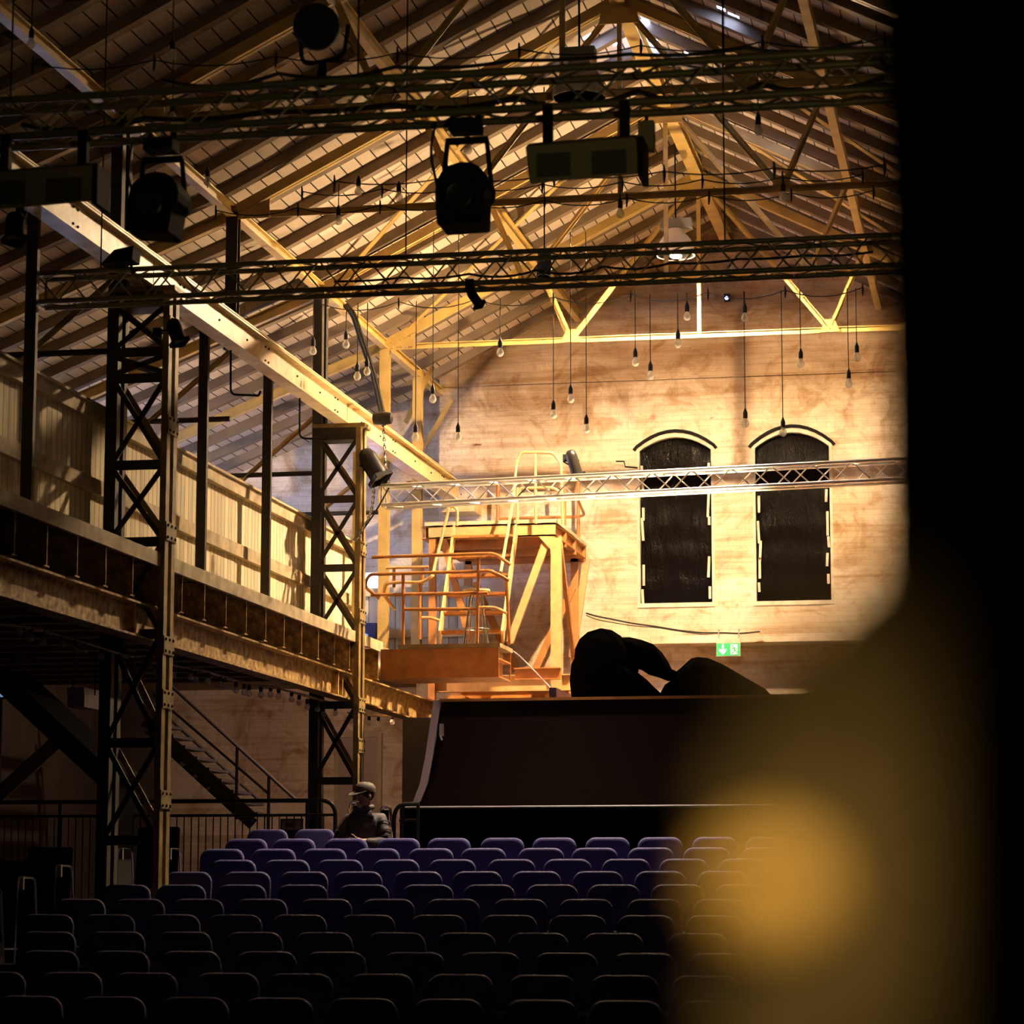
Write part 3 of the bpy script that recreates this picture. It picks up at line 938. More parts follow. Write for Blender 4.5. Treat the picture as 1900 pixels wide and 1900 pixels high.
# black bulky bundles on the ramp
def lump(name, label, outl, y, depth, cat):
    """rounded solid whose outline is a closed loop, thinning towards front and back"""
    pts = [at(u, v, Y=y) for u, v in outl]
    c = sum(pts, V((0, 0, 0)))/len(pts)
    mb = MB()
    vs, fs, n = [], [], len(pts)
    prof = [(-1, 0.35), (-0.85, 0.72), (-0.5, 0.93), (0, 1), (0.5, 0.93), (0.85, 0.72), (1, 0.35)]
    for (t, s) in prof:
        for p in pts: vs.append(V((c.x+(p.x-c.x)*s, y+t*depth/2, c.z+(p.z-c.z)*s)))
    for i in range(len(prof)-1):
        for k in range(n): fs.append((i*n+k, i*n+(k+1) % n, (i+1)*n+(k+1) % n, (i+1)*n+k))
    fs.append(tuple(range(n-1, -1, -1)))
    fs.append(tuple(range((len(prof)-1)*n, len(prof)*n)))
    mb.add(vs, fs, True)
    return mb
dome = [(1061, 1299), (1057, 1265), (1060, 1236), (1066, 1224), (1067, 1206), (1076, 1186), (1092, 1172), (1115, 1165.5), (1135, 1169), (1152, 1180), (1168, 1200), (1178, 1225), (1184, 1242), (1182, 1247), (1200, 1261), (1214, 1275), (1226, 1286), (1230, 1299)]
limb = [(1148, 1183), (1168, 1182), (1190, 1187), (1212, 1195), (1228, 1210), (1240, 1228), (1247, 1243), (1258, 1247), (1252, 1262), (1240, 1264), (1222, 1257), (1204, 1252), (1190, 1243), (1170, 1238), (1150, 1225)]
wedge = [(1224, 1300), (1226, 1285), (1232, 1274), (1244, 1266), (1252, 1250), (1262, 1242), (1284, 1222), (1296, 1219), (1314, 1221), (1340, 1232), (1366, 1247), (1388, 1260), (1420, 1278), (1440, 1300)]
bz = thing('black_bundle', 'big black rounded bundle on the ramp edge with a limb drooping from its top', 'bundle', (at(1140, 1299, Y=30.0).x, 30.0, zr))
lump('a', '', dome, 30.0, 0.8, '').build('rounded_body', 'velvet', bz)
lump('a', '', limb, 30.0, 0.45, '').build('drooping_limb', 'velvet', bz)
solo(lump('a', '', wedge, 30.15, 0.7, ''), 'black_bundle', 'velvet', 'black wedge-shaped bundle on the ramp below the green sign', 'bundle')
# small floodlight box on the ramp edge with its lead
y = 30.2
a = at(1019, 1276, Y=y); b = at(1032, 1297, Y=y); c = at(1060, 1288, Y=y+0.4)
fl = thing('battery_light', 'small navy and lilac box light at the ramp edge beside the black bundle', 'light', (a.x, y, b.z))
MB().span((a.x, y, b.z), (b.x, y+0.2, a.z)).build('casing', 'navy', fl)
mb = MB()
mb.prism([(b.x, y, b.z), (b.x+0.17, y, b.z), (b.x+0.17, y, b.z+0.05), (b.x, y, a.z)], (0, 0.2, 0))
mb.build('front_hood', 'lilac', fl)
pts = [at(u, v, Y=31.4-1.1*i/6) for i, (u, v) in enumerate(((952, 1208), (965, 1218), (978, 1231), (990, 1243), (1003, 1257), (1014, 1268), (1021, 1276)))]
solo(MB().tube(pts, 0.008, 6), 'power_lead', 'lilac', 'pale lead running from the orange platform down to the small box light', 'cable')

# ================================================================== orange stair platform
YA, YB, Y1, Y2 = 31.6, 32.4, 34.9, 37.45
zd = at(830, 1203, Y=YA).z
xa0, xa1 = at(706, 1230, Y=YA).x, at(925, 1230, Y=YA).x
sc = thing('stair_platform', 'orange-brown steel stair platform with railings in front of the end wall', 'platform', (xa0, YA, zr))
zb = at(800, 1255, Y=YA).z
mb = MB()
mb.span((xa0, YA, zb), (xa1, YA+0.02, zd)).span((xa0, YA, zb-0.02), (xa1, YB, zb))
mb.build('front_channel', 'orange', sc)
mb = MB()
mb.span((xa1-0.12, YA+0.02, zb), (xa1-0.10, YB, zd-0.02)).span((xa1-0.12, YA+0.02, zd-0.14), (xa1, YB, zd-0.12)).span((xa1-0.02, YB-0.02, zb), (xa1, YB, zd))
mb.build('side_channel', 'orange', sc)
mb = MB()
z = zd+0.005
for k in range(5): mb.span((xa0+0.22, YA-0.01+0.165*k, z), (xa1+0.02, YA+0.15+0.165*k, z+0.05))
mb.build('deck_planks', 'fascia', sc)
zdk = z+0.05
def AT(l, Y): return [at(u, v, Y=Y) for u, v in l]
def tubes(name, lists, r, m='orange', f=0.45):
    for l in lists:
        MB().tube(arc(l, 5, f) if len(l) > 2 else l, r, 8).build(name, m, sc)
YF = YA+0.03
ptu = 0.021
tubes('rail_tube', [AT([(690, 1034), (912, 1027), (922, 1030), (947, 1048)], YF),
                    AT([(704, 1110), (676, 1088), (684, 1066), (720, 1065), (888, 1060), (908, 1058), (945, 1077)], YF),
                    AT([(688, 1104), (905, 1100)], YF),
                    AT([(750, 1131), (884, 1130)], YF)], ptu)
tubes('rail_post', [AT([(748, 1064), (748, 1196)], YF), AT([(888, 1034), (885, 1196)], YF), AT([(940, 1075), (945, 1196)], YF+0.3)], ptu)
tubes('rail_tube', [AT([(733, 1132), (711, 1102), (716, 1082), (742, 1080), (783, 1081), (803, 1068), (806, 1050), (833, 941)], YB-0.05)[0:6]+AT([(806, 1052), (833, 943)], Y1-0.4)], ptu, 'orange_lit', 0.4)
tubes('rail_tube', [AT([(716, 1054), (795, 1052)], YB), AT([(782, 1146), (800, 1146), (816, 1152)], YB), AT([(888, 1127), (920, 1127), (940, 1138)], YF+0.2)], ptu*0.9, 'orange_lit', 0.4)
tubes('rail_post', [AT([(779, 1083), (779, 1186)], YB-0.05), AT([(731, 1054), (731, 1090)], YB), AT([(784, 1054), (784, 1085)], YB)], ptu)
tubes('hand_rail', [AT([(833, 943), (840, 938), (849, 946), (848, 976)], Y1-0.35)], ptu, 'orange_lit')
# stairs
zs0, zs1 = zdk, at(900, 968, Y=Y1).z
def stringer(bot, top, w):
    a, b = at(*bot, Y=YB+0.05), at(*top, Y=Y1-0.05)
    mb = MB()
    mb.beam(a, b, 0.03, w, (0, 0, 1))
    mb.build('stringer', 'orange_lit', sc)
    return a, b
la, lb = stringer((816, 1183), (843, 985), 0.20)
ra, rb_ = stringer((932, 1183), (958, 985), 0.20)
tread = [1172, 1137, 1102, 1068, 1032, 996]
for i, v in enumerate(tread):
    t = (i+0.3)/len(tread)
    a, b = la.lerp(lb, t), ra.lerp(rb_, t)
    mb = MB()
    zt = at(880, v, Y=a.y).z
    mb.span((a.x+0.01, a.y-0.09, zt-0.025), (b.x-0.01, a.y+0.11, zt+0.012))
    for k in range(14):
        x = a.x+0.03+(b.x-a.x-0.06)*k/13
        mb.box((x, a.y-0.095, zt-0.006), (0.022, 0.012, 0.022), Matrix.Rotation(0.6, 3, 'Y'))
    mb.build('stair_tread', 'orange', sc)
# right-hand stair rail that loops up into the guard hoop
r1 = AT([(929, 1062)], YB-0.1)+AT([(951, 935)], Y1-0.25)+AT([(958, 860), (967, 839), (1026, 840), (1041, 860), (1044, 972)], Y1-0.1)
tubes('hand_rail', [r1], ptu, 'orange_lit', 0.3)
tubes('rail_post', [AT([(993, 842), (994, 972)], Y1-0.1), AT([(960, 905), (960, 972)], Y1-0.1)], ptu, 'orange_lit')
tubes('rail_tube', [AT([(962, 915), (966, 906), (1026, 905), (1042, 916)], Y1-0.1)], ptu, 'orange_lit')
zpf = at(1000, 968, Y=Y1).z
# upper platform
x0, x1 = at(795, 985, Y=Y1).x, at(1031, 985, Y=Y1).x
zt0, zt1 = at(1010, 994, Y=Y1).z, at(1010, 971, Y=Y1).z
xg = at(838, 985, Y=Y1).x
mb = MB()
mb.span((x0, Y1, zt0), (x1, Y1+0.015, zt1)).span((x0, Y1, zt1-0.015), (x1, Y1+0.1, zt1)).span((x0, Y1, zt0), (x1, Y1+0.1, zt0+0.015))
mb.build('front_beam', 'orange_lit', sc)
for (xx, yy0, yy1, nm) in ((x1, Y1, Y2, 'side_beam'), (x0, Y1, Y2, 'side_beam')):
    mb = MB()
    mb.ibeam((xx-0.05, yy0+0.02, (zt0+zt1)/2), (xx-0.05, yy1, (zt0+zt1)/2), 0.10, zt1-zt0, 0.014)
    mb.build(nm, 'orange', sc)
MB().span((x0, Y2-0.1, zt0-0.05), (x1, Y2, zt1)).build('rear_beam', 'orange', sc)
for k in range(7):
    mb = MB()
    yy = Y1-0.02+(Y2-Y1)*k/7
    sh = 0.03*(k % 2)
    mb.span((x0-0.05+sh, yy, zt1+0.005), (x1+0.02, yy+(Y2-Y1)/7-0.02, zt1+0.055))
    mb.build('deck_plank', 'rail_wood', sc)
mb = MB()
mb.span((x0, Y1+0.8, zt0-0.05), (x1, Y1+0.9, zt1-0.02)).span((x0, Y1+1.6, zt0-0.05), (x1, Y1+1.7, zt1-0.02))
mb.build('cross_beam', 'orange', sc)
zfoot = at(1000, 1297, Y=Y1).z
def leg(x, y, zt, zb, w, m='orange_lit', nm='leg'):
    MB().span((x-w/2, y, zb), (x+w/2, y+0.10, zt)).build(nm, m, sc)
xl = at(1031, 1100, Y=Y1).x
leg(xl, Y1+0.01, zt0, zfoot, 0.14)
leg(at(801, 1100, Y=Y1).x, Y1+0.01, zt0, zfoot, 0.09, 'orange')
leg(at(1068, 1100, Y=Y2).x, Y2-0.1, zt0, zfoot+0.0, 0.11, 'orange')
leg(at(870, 1100, Y=Y2).x, Y2-0.1, zt0, zfoot, 0.11, 'orange')
def diag(p, q, w, m, Ya, Yb=None, nm='brace'):
    a, b = at(*p, Y=Ya), at(*q, Y=Yb or Ya)
    mb = MB()
    mb.beam(a, b, 0.05, w, (0, 0, 1) if Yb else (1, 0, 0))
    mb.build(nm, m, sc)
def diagf(p, q, w, m, Y, nm='brace'):
    a, b = at(*p, Y=Y), at(*q, Y=Y)
    mb = MB()
    d = (b-a).normalized()
    n = V((d.z, 0, -d.x))*w/2
    mb.prism([a-n, a+n, b+n, b-n], (0, 0.05, 0))
    mb.build(nm, m, sc)
diagf((1012, 1008), (945, 1192), 0.10, 'orange_lit', Y1+0.02)
diagf((822, 1000), (872, 1190), 0.09, 'orange', Y1+0.03)
diagf((992, 1244), (1062, 1090), 0.10, 'orange', Y2-0.15)
diagf((955, 1244), (880, 1080), 0.10, 'orange', Y2-0.15)
diag((1040, 1012), (1066, 1235), 0.12, 'orange', Y1+0.1, Y2-0.3)
diag((1088, 1040), (1062, 1220), 0.10, 'orange_lit', Y2-0.05)
g = MB()
a, b, c = at(999, 995, Y=Y1-0.005), at(1022, 1020, Y=Y1-0.005), at(1022, 995, Y=Y1-0.005)
g.prism([a, b, c], (0, 0.012, 0))
g.build('gusset_plate', 'orange_lit', sc)
# base beams
for (p, q, yy, h, nm, m) in (((955, 1250), (1041, 1250), Y1-0.25, 0.16, 'base_beam', 'orange'), ((800, 1270), (1060, 1266), Y1+0.1, 0.22, 'base_beam', 'orange_lit'), ((835, 1287), (1060, 1283), Y1+0.4, 0.20, 'base_beam', 'orange')):
    a, b = at(*p, Y=yy), at(*q, Y=yy)
    zc = (a.z+b.z)/2
    mb = MB()
    mb.span((a.x, yy, zc-h/2), (b.x, yy+0.015, zc+h/2)).span((a.x, yy-0.06, zc-h/2), (b.x, yy+0.06, zc-h/2+0.015)).span((a.x, yy-0.06, zc+h/2-0.015), (b.x, yy+0.06, zc+h/2))
    mb.build(nm, m, sc)
mb = MB()
for x in (at(850, 1290, Y=Y1).x, at(1030, 1290, Y=Y1).x):
    mb.span((x-0.1, Y1-0.2, zr-0.1), (x+0.1, Y2, zfoot+0.05))
mb.build('sole_beam', 'orange', sc)
# rails at the back of the upper platform
xb = [at(u, 950, Y=Y2).x for u in (924, 1058, 1073)]
zq0 = zt1+0.03
tubes('rail_post', [[(xb[0], Y2, zq0), (xb[0], Y2, zq0+1.0)], [(xb[1], Y2-0.5, zq0), (xb[1], Y2-0.5, zq0+1.0)], [(xb[2], Y2, zq0), (xb[2], Y2, zq0+1.0)]], 0.026, 'orange')
tubes('rail_tube', [[(xb[0], Y2, zq0+0.98), (xb[2], Y2, zq0+0.98)], [(xb[0], Y2, zq0+0.42), (xb[2]+0.1, Y2, zq0+0.42), (xb[2]+0.12, Y2-0.8, zq0+0.55)]], 0.022, 'orange', 0.2)
# chrome bar stool on the low platform
so = at(884, 1183, Y=32.1)
zs = at(884, 1096, Y=32.1).z
stl = thing('bar_stool', 'chrome bar stool with a round cream seat on the low orange platform', 'stool', (so.x, 32.1, zdk))
MB().lathe([(0.02, -0.03), (0.155, -0.03), (0.17, -0.01), (0.165, 0.015), (0.02, 0.022), (0, 0.022)], (so.x, 32.1, zs), n=22).build('seat', 'cream', stl)
for k in range(4):
    a = math.pi/4+k*math.pi/2
    c_, s_ = math.cos(a), math.sin(a)
    MB().tube([(so.x+0.09*c_, 32.1+0.09*s_, zs-0.03), (so.x+0.19*c_, 32.1+0.19*s_, zdk)], 0.011, 6).build('leg', 'chrome', stl)
ringz = zdk+(zs-zdk)*0.32
MB().tube([(so.x+0.16*math.cos(i*math.pi/10), 32.1+0.16*math.sin(i*math.pi/10), ringz) for i in range(20)], 0.008, 6, True).build('foot_ring', 'chrome', stl)

# ================================================================== rigging trusses
def box_truss(name, label, a, b, sep, r, bay, m='rig', phase=0.0, slings=True):
    a, b = V(a), V(b)
    t = thing(name, label, 'rigging truss', a)
    d = (b-a).normalized()
    x = d.cross(V((0, 0, 1))).normalized()
    z = x.cross(d)
    L = (b-a).length
    cs = [x*(i*sep/2)+z*(j*sep/2) for i, j in ((-1, 1), (1, 1), (1, -1), (-1, -1))]
    for c in cs: MB().tube([a+c, b+c], r, 10).build('chord', m, t)
    n = int(L/bay)
    for f in range(4):
        p, q = cs[f], cs[(f+1) % 4]
        mb = MB()
        pts = []
        for k in range(n+1):
            pts.append(a+d*(bay*k+phase)+(p if k % 2 == 0 else q))
        for k in range(n): mb.tube([pts[k], pts[k+1]], r*0.36, 6)
        mb.build('lacing', m, t)
    mb = MB()
    for e in (a, b):
        for f in range(4): mb.tube([e+cs[f], e+cs[(f+1) % 4]], r*0.5, 6)
    mb.build('end_frame', m, t)
    if slings:
        for f in (0.06, 0.36, 0.66, 0.94):
            e = a+d*(L*f)
            MB().tube([e+V((0, 0, sep/2)), (e.x, e.y, roofz(e.x)+0.05)], 0.006, 6).build('suspension_wire', 'black', t)
    return t, x, z
def line_truss(u0, v0, u1, v1, Y, **k):
    # one level truss straight across the hall
    p, q = at(u0, v0, Y=Y), at(u1, v1, Y=Y)
    return p, q
# front pair of chords sits towards us
T1Y, T2Y, T3Y = 16.2, 21.3, 31.0
p = at(-120, 222, Y=T1Y); q = at(1700, 120, Y=T1Y)
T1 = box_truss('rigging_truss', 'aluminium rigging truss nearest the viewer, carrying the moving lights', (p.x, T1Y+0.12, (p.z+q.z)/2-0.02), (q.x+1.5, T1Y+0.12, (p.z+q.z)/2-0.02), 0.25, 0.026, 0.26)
ZT1 = (p.z+q.z)/2-0.02
p = at(66, 548, Y=T2Y); q = at(1700, 475, Y=T2Y)
ZT2 = (p.z+q.z)/2+0.062
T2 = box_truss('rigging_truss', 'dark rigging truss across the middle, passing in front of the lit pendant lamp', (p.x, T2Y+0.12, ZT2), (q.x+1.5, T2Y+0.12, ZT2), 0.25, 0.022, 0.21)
p = at(712, 922, Y=T3Y); q = at(1700, 868, Y=T3Y)
ZT3 = (p.z+q.z)/2
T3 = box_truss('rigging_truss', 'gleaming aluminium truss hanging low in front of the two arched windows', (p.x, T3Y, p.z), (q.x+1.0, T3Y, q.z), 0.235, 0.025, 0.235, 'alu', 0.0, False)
# chain hoist between the crane beam and the low truss
ch = thing('chain_hoist', 'chain hoist hanging from the crane beam at the end of the gleaming truss', 'hoist', (p.x+0.05, T3Y, p.z+0.15))
ct = (p.x+0.0, T3Y-0.05, zc0+0.05)
MB().lathe([(0.02, -0.14), (0.07, -0.12), (0.085, 0), (0.07, 0.10), (0.02, 0.12)], ct, (1, 0, 0), 14).build('hoist_body', 'blackgloss', ch)
def chain(pts, n, r):
    mb = MB()
    P = arc([V(a) for a in pts], 6, 0.45)
    acc = [0]
    for a, b in zip(P, P[1:]): acc.append(acc[-1]+(b-a).length)
    for k in range(n):
        s = acc[-1]*(k+0.5)/n
        i = max(j for j in range(len(acc)) if acc[j] <= s)
        i = min(i, len(P)-2)
        t = (s-acc[i])/max(1e-6, acc[i+1]-acc[i])
        c = P[i].lerp(P[i+1], t)
        d = (P[i+1]-P[i]).normalized()
        x = V((1, 0, 0)) if k % 2 else V((0, 1, 0))
        x = (x-d*x.dot(d)).normalized()
        mb.tube([c+d*(0.03*math.cos(w*math.pi/4))+x*(0.014*math.sin(w*math.pi/4)) for w in range(8)], r, 5, True)
    return mb
chain([V(ct)+V((0, 0, -0.1)), V((p.x+0.04, T3Y-0.05, p.z+0.3)), V((p.x+0.08, T3Y, p.z+0.12))], 16, 0.007).build('lift_chain', 'chrome', ch)
chain([at(694, 905, Y=T3Y-0.1), at(690, 950, Y=T3Y-0.1), at(664, 1000, Y=T3Y-0.2), at(657, 1003, Y=T3Y-0.2)], 22, 0.007).build('slack_chain', 'chrome', ch)
pts = AT([(722, 905), (700, 945), (676, 980), (655, 1003)], T3Y-0.15)
solo(MB().tube(arc(pts), 0.010, 6), 'black_cable', 'cable', 'black cable sagging from the gleaming truss end to the floodlit column', 'cable')
# thick cable bundle down the roof post
pts = AT([(640, 566), (655, 585), (672, 640), (690, 690), (706, 760), (712, 790)], 32.0)
mb = MB()
mb.tube(arc(pts), 0.03, 8)
mb.tube(arc([a+V((0.03, 0, 0.02)) for a in pts]), 0.018, 6)
solo(mb, 'cable_bundle', 'cable', 'thick black cable bundle running down beside the roof post to the crane beam', 'cable')

# ------------------------------------------------------------------ stage lanterns
def parcan(u, v, Y, tip, L, r, label, m='black', clamp=None, name='stage_lantern'):
    c = at(u, v, Y=Y)
    t = V(tip).normalized()
    a = thing(name, label, 'stage light', c)
    MB().lathe([(0.001, -L*0.5), (r*0.45, -L*0.49), (r*0.8, -L*0.42), (r*0.97, -L*0.28), (r, -L*0.2), (r, L*0.5), (r*0.93, L*0.5), (r*0.9, L*0.3), (0.001, L*0.28)], c, t, 20).build('can', m, a)
    MB().lathe([(r*0.92, L*0.42), (r*0.5, L*0.46), (0.001, L*0.47)], c, t, 18).build('lens', 'lens', a)
    x = t.orthogonal().normalized()
    y = t.cross(x)
    mb = MB()
    for k in range(4):
        e = c+t*(L*0.5)
        m1, m2 = (x, y) if k % 2 == 0 else (y, x)
        sg = 1 if k < 2 else -1
        mb.beam(e+m1*(sg*r*1.02)-m2*r, e+m1*(sg*r*1.02)+m2*r, 0.012, r*0.5, t)
    mb.build('filter_frame', m, a)
    if clamp is not None:
        k = V(clamp)
        s = (k-c).cross(t)
        s = s.normalized() if s.length > 1e-4 else x
        mb = MB()
        mb.tube([c+s*r*1.15, c+s*r*1.15+(k-c)*0.6, k, c-s*r*1.15+(k-c)*0.6, c-s*r*1.15], 0.010, 6)
        mb.build('yoke', 'black', a)
        MB().box(k, (0.07, 0.07, 0.09)).build('clamp', 'black', a)
    return a
kc = at(655, 860, Y=YT[1])
parcan(690, 862, 30.85, (0.52, -0.12, -0.82), 0.43, 0.115, 'black can floodlight clamped to the lattice column, pointing down at the stage', 'blackgloss', (XI+0.06, YT[1]-0.05, kc.z))
pl = at(1065, 862, Y=33.7)
parcan(1064, 858, 33.7, (0.25, 0.25, -0.9), 0.34, 0.075, 'dark ribbed spotlight on the guard hoop of the orange platform', 'blackgloss', at(1050, 850, Y=33.8))
parcan(326, 614, YT[3]-0.2, (0.35, -0.1, -0.9), 0.24, 0.07, 'small black lamp clamped high on the near lattice column', 'black', at(292, 618, Y=YT[3]-0.1))
parcan(252, 1010, YT[3]-0.3, (0.6, -0.5, -0.4), 0.16, 0.05, 'small black lamp on the gallery edge beside the near lattice column', 'black', at(262, 1012, Y=YT[3]-0.2))
parcan(880, 552, T2Y-0.05, (0.55, -0.2, -0.8), 0.17, 0.04, 'small black lamp hanging under the middle rigging truss', 'black', (at(872, 530, Y=T2Y).x, T2Y, ZT2-0.14))
parcan(28, 420, 19.0, (0.1, -0.3, -0.95), 0.24, 0.075, 'round black lantern in the shadows above the gallery', 'black', at(40, 390, Y=19.1))
# flat black floodlight on the end of the middle truss
fl = at(220, 478, Y=T2Y-0.2)
t = thing('flood_lamp', 'flat black floodlight lying on the end of the middle truss against the crane beam', 'stage light', fl)
mb = MB()
mb.prism([fl+V((-0.16, 0, -0.05)), fl+V((0.12, 0, -0.02)), fl+V((0.13, 0, 0.10)), fl+V((-0.04, 0, 0.07))], (0, 0.2, 0))
mb.build('casing', 'black', t)
MB().tube([fl+V((0.05, 0.1, 0.05)), fl+V((0.1, 0.1, -0.12)), (fl.x+0.1, T2Y+0.02, ZT2+0.14)], 0.012, 6).build('yoke', 'black', t)
# moving heads
def moving_light(u, v, Y, label, rot, hang):
    c = at(u, v, Y=Y)
    t = thing('moving_light', label, 'stage light', c, 'black moving lights')
    R = Matrix.Rotation(rot, 3, 'Y')
    def W(x, y, z): return c+R @ V((x, y, z))
    mb = MB()
    h = 0.165
    outl = [(-h*0.90, -0.19), (-h*0.84, -0.20), (h*0.80, -0.195), (h*0.86, -0.185), (h*0.90, -0.02), (h*1.06, 0.02), (h*1.08, 0.08), (h*0.96, 0.13), (h*0.72, 0.175), (h*0.4, 0.20), (0.0, 0.205), (-h*0.4, 0.185), (-h*0.72, 0.145), (-h*0.92, 0.09), (-h*0.97, 0.0)]
    vs, fs, n = [], [], len(outl)
    pr = [(-0.22, 0.90), (-0.19, 1.0), (0.10, 1.0), (0.18, 0.75)]
    for (yy, s) in pr: vs += [W(a*s, yy, b*s) for a, b in outl]
    for i in range(len(pr)-1):
        for k in range(n): fs.append((i*n+k, i*n+(k+1) % n, (i+1)*n+(k+1) % n, (i+1)*n+k))
    fs += [tuple(range(n-1, -1, -1)), tuple(range((len(pr)-1)*n, len(pr)*n))]
    mb.add(vs, fs)
    mb.build('head', 'black', t, bevel=0.012)
    MB().lathe([(0.085, 0), (0.095, 0.012), (0.08, 0.02), (0.06, 0.014), (0.001, 0.012)], W(0, -0.215, -0.02), (0, -1, 0), 18).build('front_lens', 'blackgloss', t)
    mb = MB()
    for s in (-1, 1):
        mb.beam(W(s*0.17, 0.04, 0.0), V((c.x+s*0.13, c.y+0.04, hang-0.12)), 0.03, 0.03, (0, 1, 0))
    mb.beam((c.x-0.14, c.y+0.04, hang-0.12), (c.x+0.14, c.y+0.04, hang-0.12), 0.05, 0.04)
    mb.build('yoke', 'black', t, bevel=0.008)
    mb = MB()
    mb.span((c.x-0.10, c.y-0.08, hang-0.08), (c.x+0.10, c.y+0.08, hang))
    for s in (-0.08, 0.08): mb.tube([(c.x+s, c.y, hang), (c.x+s, c.y, hang+0.05)], 0.02, 6)
    mb.build('base', 'black', t)
    MB().tube(arc([(c.x-0.2, c.y, hang), (c.x-0.24, c.y, hang-0.2), (c.x-0.19, c.y+0.1, c.z+0.05)], 5), 0.010, 6).build('power_cable', 'cable', t)
    return t
moving_light(864, 372, T1Y+0.12, 'black moving light hanging in the middle of the nearest truss, head tipped down', 0.0, ZT1-0.15)
moving_light(297, 388, T1Y+0.12, 'black moving light on the nearest truss in front of the crane beam', 0.12, ZT1-0.17)
# one stands on top of the truss
c = at(588, 50, Y=T1Y+0.12)
t = thing('moving_light', 'round black moving light standing up above the nearest truss', 'stage light', c, 'black moving lights')
MB().lathe([(0.05, -0.2), (0.13, -0.17), (0.155, -0.05), (0.15, 0.08), (0.11, 0.18), (0.03, 0.2)], c, (0.15, -1, -0.25), 18).build('head', 'black', t)
MB().tube(arc([c+V((-0.13, 0.05, 0)), c+V((-0.11, 0.05, -0.24)), c+V((0.17, 0.05, -0.2)), c+V((0.2, 0.05, 0.02))], 4, 0.3), 0.014, 6).build('yoke', 'black', t)
MB().tube([c+V((0.03, 0.05, -0.22)), (c.x+0.03, T1Y+0.12, ZT1+0.15)], [0.02, 0.045], 8).build('clamp', 'black', t)
# LED wash panels with two darker windows
def panel(u0, v0, u1, v1, Y, label):
    a, b = at(u0, v1, Y=Y), at(u1, v0, Y=Y)
    t = thing('wash_panel', label, 'stage light', ((a.x+b.x)/2, Y, a.z), 'wash panels on the nearest truss')
    w, h = b.x-a.x, b.z-a.z
    mb = MB()
    mb.prism([(a.x+0.03, Y, a.z), (b.x-0.0, Y, a.z+0.03), (b.x-0.03, Y, b.z), (a.x, Y, b.z-0.02)], (0, 0.14, 0.06))
    mb.build('casing', 'panel', t, bevel=0.012)
    for k in (0, 1):
        x = a.x+w*(0.10+0.48*k)
        MB().span((x, Y-0.006, a.z+h*0.15), (x+w*0.30, Y+0.01, a.z+h*0.72)).build('light_window', 'lens', t)
    for x in (a.x+w*0.18, b.x-w*0.15):
        MB().span((x-0.03, Y+0.06, b.z-0.03), (x+0.03, Y+0.12, ZT1-0.12)).build('hanging_bracket', 'black', t)
    MB().span((b.x-0.015, Y-0.02, a.z+0.01), (b.x+0.02, Y+0.24, b.z)).build('side_plate', 'black', t)
    return t
panel(974, 254, 1188, 342, T1Y-0.1, 'long olive-grey wash panel under the nearest truss, next to the moving light')
panel(-40, 306, 178, 392, T1Y-0.1, 'long olive-grey wash panel under the gallery end of the nearest truss')
bx = at(1200, 254, Y=T1Y+0.25)
t = thing('junction_box', 'small grey power box hanging beside the olive wash panel', 'box', bx)
MB().box(bx, (0.10, 0.10, 0.19)).build('casing', 'panel', t)
MB().tube([bx+V((0, 0, 0.09)), (bx.x, bx.y, ZT1-0.1)], 0.012, 6).build('hanger', 'black', t)
# slack cables lashed along the trusses
def swag(u0, u1, v0, sag, Y, nn, seed, label, r=0.012):
    rnd = random.Random(seed)
    pts = []
    for k in range(nn*6+1):
        s = k/(nn*6)
        u = u0+(u1-u0)*s
        f = (k % 6)/6
        pts.append(at(u, v0-0.055*(u-u0)+sag*4*f*(1-f)*(0.6+0.4*math.sin(seed+k//6)), Y=Y+0.02*math.sin(k)))
    solo(MB().tube(pts, r, 6), 'truss_cable', 'cable', label, 'cable')
swag(40, 1640, 232, 26, T1Y+0.25, 7, 3, 'thick black cable hanging in loops under the nearest truss', 0.018)
swag(300, 1600, 148, 18, T1Y+0.02, 6, 8, 'black cable looping between the chords of the nearest truss', 0.012)
swag(620, 1620, 522, 10, T2Y+0.2, 8, 5, 'black cable looping along the middle truss', 0.010)

# ================================================================== pendant lamp that lights the end wall
YLAMP = 32.6
lp = at(1254, 475, Y=YLAMP)
lt = thing('pendant_lamp', 'lit factory pendant lamp with a pale bell shade under the roof peak', 'pendant lamp', lp)
rr = 35.0*34/FPX
prof = [(rr, 0.0), (rr*1.01, 0.02), (rr*0.97, 0.10), (rr*0.86, 0.18), (rr*0.66, 0.25), (rr*0.45, 0.29), (rr*0.40, 0.345), (0.001, 0.345), (0.001, 0.32), (rr*0.35, 0.32), (rr*0.42, 0.28), (rr*0.62, 0.235), (rr*0.82, 0.17), (rr*0.93, 0.095), (rr*0.965, 0.0)]
MB().lathe(prof, lp, n=32).build('bell_shade', 'bell', lt)
MB().span(lp+V((-0.19, -0.09, 0.35)), lp+V((0.21, 0.09, 0.47))).build('ballast_box', 'grey', lt)
MB().tube([lp+V((0, 0, 0.47)), (lp.x, lp.y, roofz(lp.x))], 0.010, 6).build('suspension_rod', 'black', lt)
MB().ball(lp+V((0, 0, 0.06)), 0.10, 18, (1, 1, 0.9)).build('lamp_bulb', 'lamp_on', lt)
